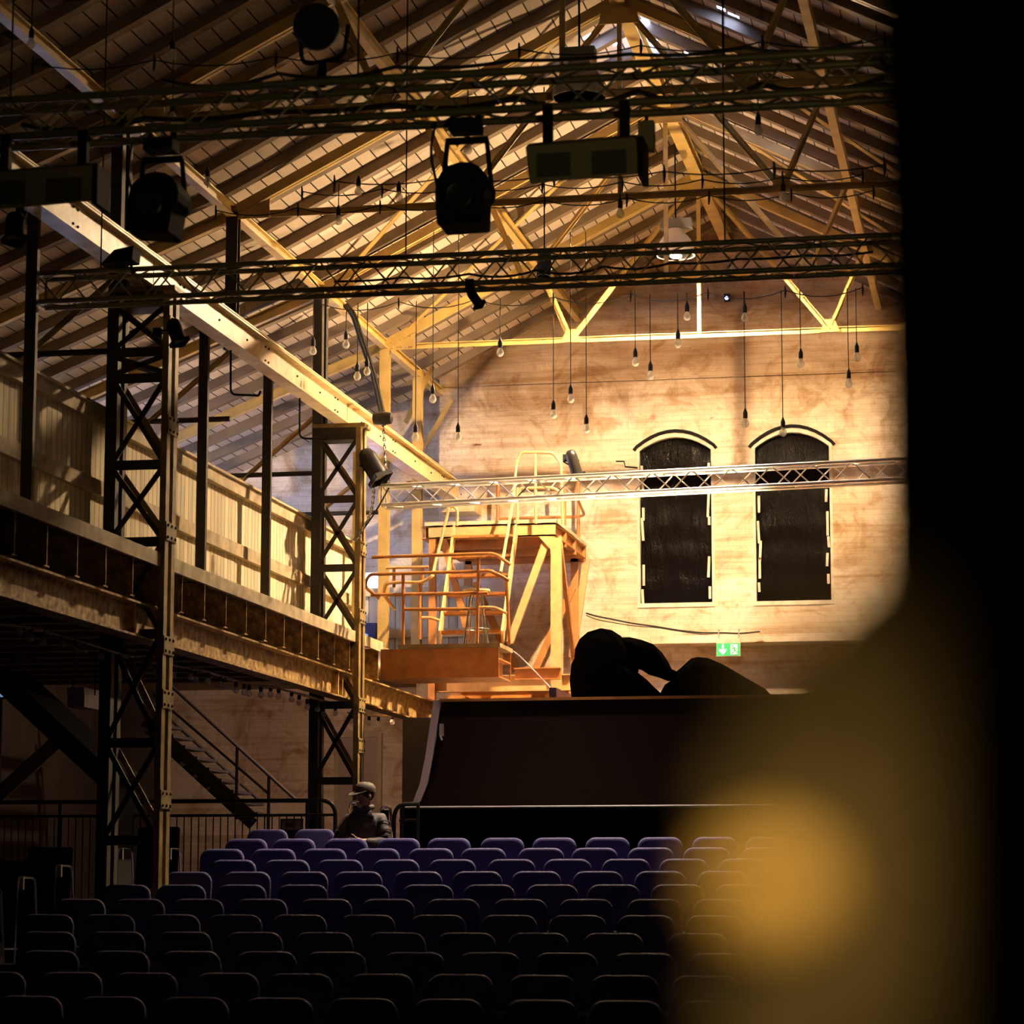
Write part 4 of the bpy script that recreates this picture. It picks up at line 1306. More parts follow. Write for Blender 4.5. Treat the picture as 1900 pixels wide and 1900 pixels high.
# unlit twin seen behind the nearest truss
lp2 = at(1075, 182, Y=23.0)
lt2 = thing('pendant_lamp', 'unlit pale pendant lamp half hidden behind the nearest truss', 'pendant lamp', lp2)
MB().lathe(prof, lp2, n=28).build('bell_shade', 'bell', lt2)
MB().span(lp2+V((-0.15, -0.08, 0.35)), lp2+V((0.15, 0.08, 0.46))).build('ballast_box', 'grey', lt2)
MB().tube([lp2+V((0, 0, 0.46)), (lp2.x, lp2.y, roofz(lp2.x))], 0.010, 6).build('suspension_rod', 'black', lt2)
MB().ball(lp2+V((0, 0, 0.07)), 0.07, 14).build('lamp_bulb', 'white_wood', lt2)

# ================================================================== hanging bulbs on wires
WIRES = {'A': (29.4, 552), 'B': (24.5, 330), 'C': (19.5, 250)}
def bulb(u, v, w, label, vtop=None):
    Y, vw = WIRES[w]
    c = at(u, v, Y=Y)
    k = {'A': 1.2, 'B': 1.1, 'C': 1.0}[w]
    zt = at(u, vtop or vw-(u-1000)*0.03, Y=Y).z
    t = thing('pendant_bulb', label, 'light bulb', c, None)
    r = 0.036*k
    MB().lathe([(0.001, -r*1.05), (r*0.55, -r*0.9), (r*0.92, -r*0.4), (r, 0.05*r), (r*0.85, r*0.6), (r*0.55, r*1.15), (r*0.38, r*1.5)], c, n=16).build('glass_bulb', 'glass', t)
    MB().lathe([(r*0.40, r*1.35), (r*0.60, r*1.5), (r*0.60, r*2.9), (r*0.35, r*3.5), (0.008, r*4.0)], c, n=12).build('socket', 'cable', t)
    MB().tube([c+V((0, 0, r*3.8)), (c.x, c.y, zt)], 0.0055, 5).build('cord', 'cable', t)
    mb = MB()
    mb.tube([c+V((-r*0.1, 0, r*1.3)), c+V((-r*0.3, 0, 0)), c+V((r*0.3, 0, 0)), c+V((r*0.1, 0, r*1.3))], 0.0022, 4)
    mb.build('filament', 'filament', t)
    return t
BULBS = [
 (453, 660, 'A', 'clear bulb hanging in front of the crane beam web above the parapet'),
 (581, 652, 'A', 'clear bulb just beside the outer leg of the floodlit column'),
 (642, 640, 'A', 'clear bulb hanging against the roof boards above the crane beam joint'),
 (663, 699, 'A', 'clear bulb lower of the pair beside the cable bundle'),
 (681, 690, 'A', 'clear bulb touching the thick cable bundle'),
 (803, 741, 'A', 'clear bulb hanging at the plaster corner below the sloping strut'),
 (771, 812, 'A', 'clear bulb hanging close over the far end of the crane beam'),
 (850, 812, 'A', 'clear bulb at the plaster edge, beside the end of the crane beam'),
 (928, 655, 'A', 'clear bulb just below the truss tie, alone against the roof boards'),
 (1027, 770, 'A', 'clear bulb over the guard hoop, first of three close together'),
 (1059, 741, 'A', 'clear bulb over the guard hoop, highest of three close together'),
 (1088, 797, 'A', 'clear bulb over the guard hoop, lowest of three close together'),
 (1179, 673, 'A', 'clear bulb above the nearer arched window, upper of the pair'),
 (1207, 698, 'A', 'clear bulb above the nearer arched window, lower of the pair'),
 (1275, 588, 'A', 'pale glowing bulb between the pendant lamp and the king post'),
 (1258, 639, 'A', 'pale bulb hanging across the bright truss tie under the pendant lamp'),
 (1382, 590, 'A', 'pale bulb near the small blue light on the gable'),
 (1383, 786, 'A', 'clear bulb hanging between the two arched windows'),
 (1453, 803, 'A', 'clear bulb hanging just at the arch of the second window'),
 (1486, 675, 'A', 'clear bulb above the second arched window'),
 (1575, 712, 'A', 'clear bulb beyond the second arched window, lower one'),
 (1590, 664, 'A', 'clear bulb beyond the second arched window, upper one'),
 (665, 356, 'B', 'clear bulb in front of the roof boards, first of two beside the moving light'),
 (740, 366, 'B', 'clear bulb in front of the roof boards, the one closer to the moving light'),
 (628, 410, 'B', 'clear bulb hanging below the dark truss tie, above the middle truss'),
 (385, 338, 'B', 'small bulb beside the moving light near the crane beam'),
 (1151, 397, 'B', 'bright clear bulb under the olive wash panel'),
 (1453, 366, 'B', 'large clear bulb under a dark gusset near the black curtain'),
 (1407, 243, 'C', 'clear bulb high under the roof glints near the black curtain'),
 (868, 278, 'C', 'dim bulb just above the middle moving light'),
 (320, 103, 'C', 'dim bulb high in the dark roof above the nearest truss'),
 (58, 82, 'C', 'dim bulb in the darkest roof corner above the nearest truss'),
 (320, 219, 'C', 'dim bulb glinting between the chords of the nearest truss'),
]
for (u, v, w, l) in BULBS:
    bulb(u, v, w, l, {'C': v-120, 'B': None, 'A': None}[w] if w == 'C' else (430 if u in (803, 850, 1088, 1179, 1059) else None))
def wire(w, u0, u1, n, sag, label, dv=0):
    Y, vw = WIRES[w]
    pts = []
    for k in range(n*6+1):
        u = u0+(u1-u0)*k/(n*6)
        f = (k % 6)/6
        pts.append(at(u, vw+dv-(u-1000)*0.03+sag*4*f*(1-f), Y=Y+0.06))
    t = thing('bulb_wire', label, 'wire', pts[0])
    MB().tube(pts, 0.006, 5).build('wire', 'cable', t)
    for k in range(0, n*6+1, 6):
        a = pts[k]
        MB().tube([a+V((0, 0, 0.05)), a+V((0.004, 0, -0.02)), a+V((0, 0, -0.09))], [0.006, 0.013, 0.006], 6).build('wire_grip', 'cable', t)
wire('A', 596, 1600, 7, 14, 'thin sagging wire that carries the bulbs in front of the end wall')
wire('B', 400, 1620, 8, 12, 'thin sagging wire across the lit roof boards above the middle truss', 42)
wire('B', 560, 1600, 7, 10, 'thin wire passing close under the dark truss tie', 12)
wire('C', 60, 1640, 7, 14, 'thin sagging wire crossing the dark roof just above the nearest truss', -160)
wire('C', 620, 1640, 5, 9, 'thin wire passing behind the middle moving light', 75)

# ------------------------------------------------------------------ festoon strings under the gallery
def festoon(pts, bulbs, label):
    P = [at(u, v, X=-8.15) for u, v in pts]
    t = thing('festoon_string', label, 'string lights', P[0], 'string lights under the gallery')
    mb = MB()
    mb.tube(arc(P, 3, 0.4), 0.010, 6)
    mb.tube(arc([a+V((0.02, 0.05, 0.015*math.sin(i*2))) for i, a in enumerate(P)], 3, 0.4), 0.006, 5)
    mb.build('flex', 'rail_wood', t)
    b0 = None
    for (u, v) in bulbs:
        c = at(u, v, X=-8.15)
        if b0 is None:
            b0 = thing('bulb', None, None)
            del b0['kind']
            b0.parent = t
            b0.location = c-P[0]
            OFF['bulb_o'] = V((0, 0, 0))
            r = 0.036
            g = MB().lathe([(0.001, -r), (r*0.7, -r*0.7), (r, 0), (r*0.75, r*0.7), (r*0.4, r*1.1)], (0, 0, 0), n=12).build('glass_globe', 'glass', None)
            s = MB().lathe([(r*0.45, r*1.0), (r*0.6, r*1.2), (r*0.6, r*2.4), (r*0.3, r*2.7)], (0, 0, 0), n=10).build('socket', 'cable', None)
            g.parent = b0
            s.parent = b0
        else:
            c2 = copy_tree(b0, c-P[0])
            c2.parent = t
    return t
festoon([(-30, 1155), (60, 1166), (140, 1187), (200, 1206), (240, 1222)], [(34, 1172), (57, 1184), (79, 1191), (114, 1196), (139, 1206), (157, 1207), (188, 1220)], 'dim string of clear bulbs under the gallery, nearer than the near lattice column')
festoon([(282, 1231), (305, 1232), (350, 1240), (372, 1242), (420, 1260), (470, 1271), (500, 1273), (560, 1290), (640, 1312)], [(289, 1248), (299, 1249), (320, 1254), (354, 1256), (363, 1262), (386, 1265), (408, 1271), (416, 1273), (438, 1281), (453, 1285), (462, 1287), (484, 1290), (502, 1289), (517, 1292), (541, 1298), (555, 1304), (570, 1312), (589, 1316), (600, 1326), (622, 1324)], 'long string of clear bulbs under the gallery between the two lattice columns')
festoon([(645, 1322), (670, 1327), (686, 1328), (710, 1327), (733, 1330)], [(652, 1339), (670, 1342), (685, 1342), (702, 1343), (728, 1340)], 'short string of clear bulbs under the gallery beyond the floodlit column')

# ------------------------------------------------------------------ exit sign
YX = YW-0.75
a, b = at(1330, 1217, Y=YX), at(1373, 1193, Y=YX)
ex = thing('exit_sign', 'green and white emergency exit sign with a down arrow and running figure', 'sign', ((a.x+b.x)/2, YX, a.z))
w, h = b.x-a.x, b.z-a.z
MB().span((a.x-0.006, YX, a.z-0.006), (b.x+0.006, YX+0.06, b.z+0.07)).build('casing', 'white_wood', ex)
MB().span((a.x, YX-0.004, a.z), (b.x, YX, b.z)).build('sign_face', 'green', ex)
def flat(poly, nm, m, dy=0.008):
    mb = MB()
    mb.prism([(a.x+w*x, YX-dy, a.z+h*z) for x, z in poly], (0, 0.003, 0))
    return mb.build(nm, m, ex)
flat([(0.225, 0.93), (0.315, 0.93), (0.315, 0.45), (0.42, 0.58), (0.42, 0.40), (0.27, 0.06), (0.10, 0.40), (0.10, 0.58), (0.225, 0.45)], 'down_arrow', 'signwhite')
flat([(0.60, 0.10), (0.60, 0.90), (0.90, 0.90), (0.90, 0.10)], 'doorway_panel', 'signwhite')
mb = MB()
def lim(p, q, t=0.035): mb.beam((a.x+w*p[0], YX-0.010, a.z+h*p[1]), (a.x+w*q[0], YX-0.010, a.z+h*q[1]), 0.004, t*h*2.2, (0, 0, 1))
lim((0.72, 0.66), (0.79, 0.42), 0.05); lim((0.79, 0.42), (0.72, 0.30)); lim((0.72, 0.30), (0.66, 0.12)); lim((0.79, 0.42), (0.86, 0.32)); lim((0.86, 0.32), (0.93, 0.18))
lim((0.73, 0.64), (0.82, 0.60), 0.03); lim((0.82, 0.60), (0.87, 0.48), 0.03); lim((0.72, 0.64), (0.64, 0.52), 0.03)
mb.lathe([(0.035*w, 0), (0.035*w, 0.004), (0.001, 0.004)], (a.x+w*0.70, YX-0.008, a.z+h*0.78), (0, -1, 0), 12)
mb.build('running_figure', 'green', ex)
mb = MB()
for x in (a.x+w*0.08, b.x-w*0.05):
    mb.span((x-0.008, YX+0.02, b.z+0.06), (x+0.008, YX+0.035, b.z+0.20)).span((x-0.008, YX+0.02, b.z+0.19), (x+0.008, YX+0.14, b.z+0.20))
mb.build('bracket', 'grey', ex)
pts = [at(u, v, Y=YW-0.25-1.0*max(0, (1130-u)/60)) for u, v in ((1088, 1138), (1105, 1143), (1130, 1148), (1180, 1158), (1215, 1162), (1260, 1170), (1310, 1175), (1340, 1174), (1372, 1176), (1410, 1172))]
mb = MB()
mb.tube(arc(pts), 0.012, 6)
mb.tube(arc([q+V((0, 0, -0.03-0.02*math.sin(i))) for i, q in enumerate(pts)]), 0.007, 5)
solo(mb, 'wall_cable', 'cable', 'dark cable slung from the orange platform along the end wall to the exit sign', 'cable')
# small lights on the gable
c = at(1348, 553, Y=YW-0.12)
t = thing('indicator_lamp', 'tiny blue light fixed high on the gable wall', 'light', c)
MB().ball(c, 0.025, 10).build('lens', 'blueled', t)
MB().span(c+V((-0.04, 0.02, -0.03)), c+V((0.04, 0.13, 0.07))).build('housing', 'black', t)
c = at(1155, 858, Y=YW-0.2)
mb = MB()
mb.tube([at(1143, 856, Y=YW-0.1), at(1158, 856, Y=YW-0.1), at(1160, 866, Y=YW-0.1), at(1183, 868, Y=YW-0.02)], 0.012, 5)
solo(mb, 'wall_hook', 'black', 'small black iron hook on the wall beside the nearer arched window', 'hook')
# ================================================================== seating
ROWV = [1554, 1573.5, 1594.5, 1617, 1643, 1667, 1698, 1729, 1766, 1808, 1856]
ROWL = [
 [416, 505, 602, 699, 792, 891, 987, 1086, 1183, 1284, 1383, 1494, 1592],
 [371, 465, 559, 658, 757, 854, 961, 1060, 1165, 1268, 1376, 1482, 1586],
 [388, 487, 587, 691, 794, 904, 1008, 1117, 1223, 1334, 1444, 1552],
 [304, 412, 518, 618, 729, 840, 949, 1062, 1178, 1294, 1404, 1516],
 [187, 289, 400, 514, 627, 745, 858, 975, 1089, 1208, 1325, 1443, 1560],
 [98, 207, 316, 433, 553, 668, 790, 914, 1035, 1163, 1285, 1407, 1530],
 [34, 147, 268, 383, 503, 628, 759, 890, 1018, 1144, 1272, 1400, 1528],
 [34, 162, 284, 416, 544, 679, 809, 942, 1081, 1237, 1371, 1505],
 [34, 161, 296, 434, 564, 709, 847, 991, 1134, 1276, 1418, 1560],
 [-72, 70, 209, 357, 496, 644, 790, 944, 1095, 1246, 1397, 1548],
 [-12, 142, 294, 451, 605, 764, 937, 1094, 1254, 1414, 1574]]
def rowY(i): return 27.2-1.05*i
def topz(i):
    a, b = at(1000, ROWV[0], Y=rowY(0)).z, at(1000, ROWV[10], Y=rowY(10)).z
    return a+(b-a)*i/10
BACKH = 0.86
def deck(i): return topz(i)-BACKH
tr = thing('seating_tribune', 'black stepped seating tribune under the rows of blue chairs', 'tribune', (-3.0, 22.0, 0))
for i in range(-1, 12):
    y0, y1 = rowY(i)-0.66, rowY(i)+0.39
    MB().span((-11.6, y0, max(0.0, deck(i)-0.25)), (3.0, y1-0.005, max(0.06, deck(i)))).build('tier', 'tier', tr)
struct(MB().span((XL, rowY(-1)+0.39, 0), (sp.x-0.02, YW, deck(-1))), 'floor_rear_landing', 'floor')
def make_chair(loc, label, group):
    c = thing('auditorium_chair', label, 'chair', (0, 0, 0), group)
    # back: padded rounded rectangle, reclined
    w, h, r = 0.232, 0.42, 0.10
    out = []
    for (cx, cz, a0, rr) in ((w-r, h-r, 0, r), (-(w-r), h-r, 90, r), (-(w-0.05), 0.05, 180, 0.05), (w-0.05, 0.05, 270, 0.05)):
        for k in range(6):
            a = math.radians(a0+18*k)
            out.append((cx+rr*math.cos(a), cz+rr*math.sin(a)))
    mb = MB()
    vs, fs, n = [], [], len(out)
    pr = [(-0.034, 0.035), (-0.031, 0.016), (-0.020, 0.004), (0.0, 0.0), (0.020, 0.004), (0.031, 0.016), (0.034, 0.035)]
    for (y, ins) in pr:
        for (x, z) in out:
            sx, sz = (w-ins)/w, (h/2-ins)/(h/2)
            xx, zz_ = x*sx, h/2+(z-h/2)*sz
            vs.append((xx, y+0.02+zz_*0.14+0.08*xx*xx, 0.44+zz_))
    for i in range(len(pr)-1):
        for k in range(n): fs.append((i*n+k, i*n+(k+1) % n, (i+1)*n+(k+1) % n, (i+1)*n+k))
    fs += [tuple(range(n-1, -1, -1)), tuple(range((len(pr)-1)*n, len(pr)*n))]
    mb.add(vs, fs, True)
    mb.build('backrest', 'fabric', c, angle=60)
    mb = MB()
    mb.box((0, -0.22, 0.43), (0.44, 0.42, 0.07))
    mb.build('seat', 'fabric', c, bevel=0.025)
    for s in (-1, 1):
        mb = MB()
        x = s*0.225
        mb.tube(arc([(x, -0.42, 0), (x, -0.38, 0.40), (x, 0.0, 0.40), (x, 0.09, 0.74)], 4, 0.25), 0.011, 6)
        mb.tube([(x, -0.02, 0.40), (x, 0.06, 0.0)], 0.011, 6)
        mb.build('side_frame', 'blackgloss', c)
    return c
proto = None
GRP = 'blue chairs on the tribune'
def put_chair(x, y, z, label):
    global proto
    if proto is None:
        proto = make_chair((0, 0, 0), label, GRP)
        proto.location = (x, y, z)
        return proto
    return copy_tree(proto, (x, y, z), label, GRP)
RN = ['back', 'second', 'third', 'fourth', 'fifth', 'sixth', 'seventh', 'eighth', 'ninth', 'tenth', 'eleventh']
for i in range(11):
    L = ROWL[i]
    wpx = 0.47*FPX/(at(900, 1600, Y=rowY(i))-CAM).dot(CF)
    jr = random.Random(i)
    for k, u in enumerate(L):
        c = at(u+wpx/2, ROWV[i], Y=rowY(i)+0.1)
        put_chair(c.x, rowY(i)-0.0+jr.uniform(-0.02, 0.02), deck(i), 'blue padded chair, %s from the gallery side in the %s row%s' % (ORD[k+1], 'full back' if i == 0 else RN[i], '' if i == 0 else ' from the back'))
ym = rowY(-1)
for k, (u, nm) in enumerate(((460, 'end chair of the short row by the railing'), (547, 'chair beside the seated man, by the railing'), (650, 'chair the seated man sits on'))):
    c = at(u+38, 1541, Y=ym+0.1)
    put_chair(c.x, ym, deck(-1), 'blue padded '+nm)
XPER = at(680, 1541, Y=ym).x
# side chairs with chrome arms in the shadow beyond the column
def chrome_chair(u, v, y, label):
    a = at(u, v, Y=y)
    z0 = deck((27.2-y)/1.05)
    c = thing('side_chair', label, 'chair', (a.x, y, z0), 'dark side chairs with chrome arms')
    MB().box((a.x-0.25, y-0.22, z0+0.43), (0.42, 0.42, 0.06)).build('seat', 'velvet', c, bevel=0.02)
    MB().box((a.x-0.25, y+0.03, z0+0.80), (0.44, 0.06, 0.62), Matrix.Rotation(-0.12, 3, 'X')).build('backrest', 'velvet', c, bevel=0.025)
    for s in (0, 1):
        x = a.x-0.5*s
        MB().tube(arc([(x-0.025, y-0.42, z0), (x-0.025, y-0.40, a.z+0.02), (x+0.02, y-0.1, a.z+0.02), (x+0.035, y+0.02, z0)], 5, 0.2), 0.011, 8).build('arm_frame', 'chrome', c)
        MB().box((x-0.005, y-0.36, a.z-0.03), (0.05, 0.03, 0.11)).build('arm_pad', 'grey', c)
for u, v, y, l in ((136, 1611, 23.9, 'dark side chair with chrome arms, third out beyond the near lattice column'), (68, 1633, 22.7, 'dark side chair with chrome arms near the bottom of the side block'), (6, 1654, 21.5, 'dark side chair with chrome arms at the very edge of the view'), (335, 1580, 25.9, 'dark side chair with a chrome arm just beyond the near lattice column')):
    chrome_chair(u, v, y, l)

# ================================================================== seated person
def skin_mesh(nodes, edges, levels=2, root=0):
    me = bpy.data.meshes.new('tmp')
    me.from_pydata([n[0] for n in nodes], edges, [])
    ob = bpy.data.objects.new('tmp', me)
    COL.objects.link(ob)
    ob.modifiers.new('s', 'SKIN')
    for i, n in enumerate(nodes):
        r = n[1]
        me.skin_vertices[0].data[i].radius = r if isinstance(r, tuple) else (r, r)
        me.skin_vertices[0].data[i].use_root = (i == root)
    sd = ob.modifiers.new('u', 'SUBSURF')
    sd.levels = levels
    sd.render_levels = levels
    dg = bpy.context.evaluated_depsgraph_get()
    ev = ob.evaluated_get(dg)
    m2 = ev.to_mesh()
    out = ([v.co.copy() for v in m2.vertices], [tuple(p.vertices) for p in m2.polygons])
    ev.to_mesh_clear()
    bpy.data.objects.remove(ob)
    bpy.data.meshes.remove(me)
    return out
PO = V((XPER, ym-0.16, deck(-1)+0.46))
per = thing('person', 'person in dark puffer jacket and peaked cap sitting arms folded at the back', 'person', PO)
HD = V((0.02, -0.02, 0.745))
face = V((-0.62, -0.75, -0.12)).normalized()
fx = face.cross(V((0, 0, 1))).normalized()
nodes = [((0, 0.04, 0.08), (0.15, 0.11)), ((0, 0.07, 0.28), (0.14, 0.10)), ((0, 0.06, 0.44), (0.17, 0.11)), ((0.0, 0.05, 0.54), (0.09, 0.075)), ((0.01, 0.02, 0.62), 0.055), (HD+V((0, 0, -0.05)), (0.07, 0.075)), (HD+V((0, 0, 0.02)), (0.082, 0.092)), (HD+V((0, 0, 0.085)), (0.06, 0.068)),
 ((0.18, 0.05, 0.50), 0.06), ((0.25, -0.04, 0.27), 0.048), ((0.05, -0.20, 0.25), 0.034), ((-0.02, -0.21, 0.26), (0.04, 0.022)),
 ((-0.18, 0.05, 0.50), 0.06), ((-0.25, -0.08, 0.26), 0.048), ((-0.04, -0.19, 0.20), 0.034), ((0.03, -0.19, 0.19), (0.04, 0.022)),
 ((0.10, -0.03, 0.06), 0.09), ((0.12, -0.44, 0.10), 0.062), ((0.12, -0.42, -0.34), 0.042), ((0.12, -0.52, -0.41), 0.04),
 ((-0.10, -0.03, 0.06), 0.09), ((-0.27, -0.40, 0.10), 0.062), ((-0.25, -0.40, -0.34), 0.042), ((-0.28, -0.50, -0.41), 0.04)]
edges = [(0, 1), (1, 2), (2, 3), (3, 4), (4, 5), (5, 6), (6, 7), (2, 8), (8, 9), (9, 10), (10, 11), (2, 12), (12, 13), (13, 14), (14, 15), (0, 16), (16, 17), (17, 18), (18, 19), (0, 20), (20, 21), (21, 22), (22, 23)]
for (hi, d) in ((11, V((-1, -0.05, 0.08))), (15, V((1, -0.02, -0.02)))):
    h0 = V(nodes[hi][0])
    for k in range(5):
        if k < 4:
            b = h0+V((0, -0.012, 0.030-0.020*k))
            ln = (0.038, 0.044, 0.041, 0.032)[k]
            n0 = len(nodes)
            nodes += [(b+d*0.02, 0.010), (b+d*(0.02+ln)+V((0, 0.006, 0)), 0.009), (b+d*(0.02+ln*1.7)+V((0, 0.026, -0.004)), 0.0075)]
        else:
            n0 = len(nodes)
            nodes += [(h0+V((0, -0.01, 0.035)), 0.011), (h0+d*0.03+V((0, -0.015, 0.06)), 0.010), (h0+d*0.055+V((0, -0.012, 0.068)), 0.008)]
        edges += [(hi, n0), (n0, n0+1), (n0+1, n0+2)]
vs, fs = skin_mesh(nodes, edges)
mb = MB().add([a+PO for a in vs], fs, True)
hc = PO+HD
def hp(f, s, z): return hc+face*f+fx*s+V((0, 0, z))
mb.tube([hp(0.085, 0, 0.02), hp(0.105, 0, -0.005), hp(0.115, 0, -0.03), hp(0.09, 0, -0.04)], [0.010, 0.013, 0.016, 0.010], 8)
for s in (-1, 1):
    mb.ball(hp(-0.005, s*0.085, -0.005), 0.03, 10, (0.6, 0.9, 1.15))
    mb.ball(hp(0.082, s*0.034, 0.015), 0.014, 8)
mb.tube([hp(0.083, -0.026, -0.065), hp(0.096, 0, -0.064), hp(0.083, 0.026, -0.065)], 0.008, 6)
mb.ball(hp(0.062, 0, -0.095), 0.03, 10)
mb.build('body', 'skin', per, angle=80)
mb = MB()
for s in (-1, 1): mb.ball(hp(0.0935, s*0.034, 0.015), 0.006, 8)
mb.build('pupil', 'black', per)
# hair, cap
mb = MB()
mb.ball(hc+V((0, 0, 0.03))-face*0.02, 0.098, 16, (1.0, 1.0, 1.0))
mb.build('hair', 'hair', per)
mb = MB()
mb.lathe([(0.108, 0.0), (0.112, 0.03), (0.105, 0.065), (0.075, 0.095), (0.03, 0.105), (0.001, 0.106)], hc+V((0, 0, 0.045))-face*0.008, V((0, 0, 1))-face*0.12, 20)
for s in (0.4, -0.5, 1.8): mb.tube([hc+V((0.09*math.cos(s), 0.09*math.sin(s), 0.08)), hc+V((0.05*math.cos(s+0.3), 0.05*math.sin(s+0.3), 0.148))], 0.012, 6)
cp_ = mb.build('cap', 'cap', per)
vis = []
for k in range(9):
    a = math.radians(-70+140*k/8)
    vis.append(hc+V((0, 0, 0.05))+face*(0.09+0.095*math.cos(a))+fx*(0.10*math.sin(a)/math.sin(math.radians(70)))+V((0, 0, -0.03*math.cos(a))))
vis += [hc+V((0, 0, 0.052))+face*0.05+fx*0.10, hc+V((0, 0, 0.052))+face*0.05-fx*0.10]
MB().prism(vis, (0, 0, 0.008)).build('visor', 'cap', cp_)
# quilted jacket
jn = [((0, 0.04, 0.05), (0.19, 0.15)), ((0, 0.06, 0.26), (0.19, 0.15)), ((0, 0.05, 0.44), (0.20, 0.14)), ((0.0, 0.04, 0.55), (0.12, 0.10)), ((0.01, 0.03, 0.625), (0.085, 0.08)),
      ((0.19, 0.05, 0.49), 0.088), ((0.225, 0.0, 0.38), 0.078), ((0.265, -0.04, 0.25), 0.076), ((0.15, -0.14, 0.235), 0.066), ((0.05, -0.20, 0.245), 0.052),
      ((-0.19, 0.05, 0.49), 0.088), ((-0.225, -0.02, 0.37), 0.078), ((-0.265, -0.08, 0.24), 0.076), ((-0.14, -0.15, 0.21), 0.066), ((-0.04, -0.185, 0.205), 0.052)]
je = [(0, 1), (1, 2), (2, 3), (3, 4), (2, 5), (5, 6), (6, 7), (7, 8), (8, 9), (2, 10), (10, 11), (11, 12), (12, 13), (13, 14)]
vs, fs = skin_mesh(jn, je)
jb = MB().add([a+PO for a in vs], fs, True)
jk = jb.build('jacket', 'jacket', per, angle=80)
mb = MB()
for (c, r, ax) in (((0.205, 0.03, 0.44), 0.088, (0.3, -0.4, -0.9)), ((0.235, -0.01, 0.35), 0.082, (0.3, -0.4, -0.9)), ((0.255, -0.03, 0.285), 0.08, (0.3, -0.4, -0.9)), ((-0.235, -0.03, 0.34), 0.082, (-0.3, -0.4, -0.9))):
    x = V(ax).normalized()
    y = x.orthogonal().normalized()
    z = x.cross(y)
    mb.tube([PO+V(c)+y*r*math.cos(k*math.pi/8)+z*r*math.sin(k*math.pi/8) for k in range(16)], 0.008, 5, True)
mb.build('quilt_seam', 'jacket', jk)
MB().tube([PO+V((0.0+0.095*math.cos(k*math.pi/8), 0.035+0.088*math.sin(k*math.pi/8), 0.62+0.012*math.cos(k*math.pi/4))) for k in range(16)], 0.026, 8, True).build('collar', 'jacket', jk)
o = PO+V((0.33, -0.05, 0.33))
MB().box(o, (0.012, 0.012, 0.07)).build('sleeve_tab', 'paper', jk)
vs, fs = skin_mesh([((0, 0.04, 0.06), (0.16, 0.13)), ((0.10, -0.05, 0.06), 0.10), ((0.12, -0.44, 0.10), 0.078), ((0.12, -0.42, -0.33), 0.058), ((-0.10, -0.05, 0.06), 0.10), ((-0.27, -0.40, 0.10), 0.078), ((-0.25, -0.40, -0.33), 0.058)], [(0, 1), (1, 2), (2, 3), (0, 4), (4, 5), (5, 6)])
MB().add([a+PO for a in vs], fs, True).build('trousers', 'trousers', per, angle=80)
for x in (0.12, -0.265): MB().ball(PO+V((x, -0.48, -0.415)), 0.05, 12, (0.95, 2.6, 0.9)).build('shoe', 'black', per)
# chrome-armed equipment stand behind the person
yb_ = ym+0.45
t = thing('instrument_stand', 'chrome and black folding stand behind the seated person', 'stand', (at(690, 1535, Y=yb_).x, yb_, deck(-1)))
tubes_ = [[(650, 1500), (651, 1488), (671, 1490)], [(706, 1505), (712, 1497), (724, 1498), (727, 1535)], [(648, 1502), (655, 1560)], [(708, 1503), (708, 1560)]]
for l in tubes_:
    q = [at(u, v, Y=yb_) for u, v in l]
    if l[-1][1] == 1560: q[-1].z = deck(-1)
    MB().tube(arc(q, 4, 0.4), 0.015, 8).build('tube', 'chrome', t)
MB().span(at(708, 1536, Y=yb_+0.05), at(722, 1503, Y=yb_+0.08)).build('dark_panel', 'black', t)

# ================================================================== railings and stairs at the back
def railing(u0, u1, vt, vm, vb, Y, n, label, ends):
    z0 = deck(-1)
    a, b = at(u0, vt, Y=Y), at(u1, vt, Y=Y)
    t = thing('railing', label, 'railing', (a.x, Y, z0))
    zt, zm = at(u1, vt, Y=Y).z, at(u1, vm, Y=Y).z
    l = [(a.x, Y, zt), (b.x, Y, zt), (b.x+0.09, Y, zt-0.09), (b.x+0.09, Y, z0)] if ends > 0 else [(b.x, Y, zt), (a.x, Y, zt), (a.x-0.06, Y, zt-0.1), (a.x-0.06, Y, z0)]
    MB().tube(arc(l, 5, 0.6), 0.024, 8).build('top_rail', 'blackgloss', t)
    MB().tube([(a.x, Y, zm), (b.x+(0.09 if ends > 0 else 0), Y, zm)], 0.016, 8).build('mid_rail', 'blackgloss', t)
    for k in range(n):
        x = a.x+(b.x-a.x)*(k+0.5)/n
        MB().tube([(x, Y, z0), (x, Y, zm)], 0.007, 6).build('baluster', 'blackgloss', t)
    for x in (a.x+(b.x-a.x)*0.2, a.x+(b.x-a.x)*0.94):
        MB().tube([(x, Y, z0), (x, Y, zt)], 0.02, 8).build('post', 'blackgloss', t)
railing(-10, 608, 1485, 1512, 1560, 29.0, 46, 'black tubular railing with balusters behind the back row of chairs', 1)
railing(741, 778, 1492, 1522, 1560, YS-0.12, 2, 'short black handrail where the stage meets the rear landing', -1)
# signboard behind the balusters
a, b = at(520, 1540, Y=29.6), at(562, 1519, Y=29.6)
t = thing('notice_board', 'small dark notice with pale and red print behind the railing balusters', 'sign', ((a.x+b.x)/2, 29.6, a.z))
MB().span((a.x, 29.6, deck(-1)), (b.x, 29.63, b.z)).build('board', 'black', t)
MB().span((a.x+0.02, 29.594, a.z), (b.x-0.02, 29.6, b.z-0.015)).build('print', 'paper', t)
MB().span((a.x+0.06, 29.588, a.z+0.03), (b.x-0.10, 29.594, b.z-0.05)).build('red_mark', 'red', t)
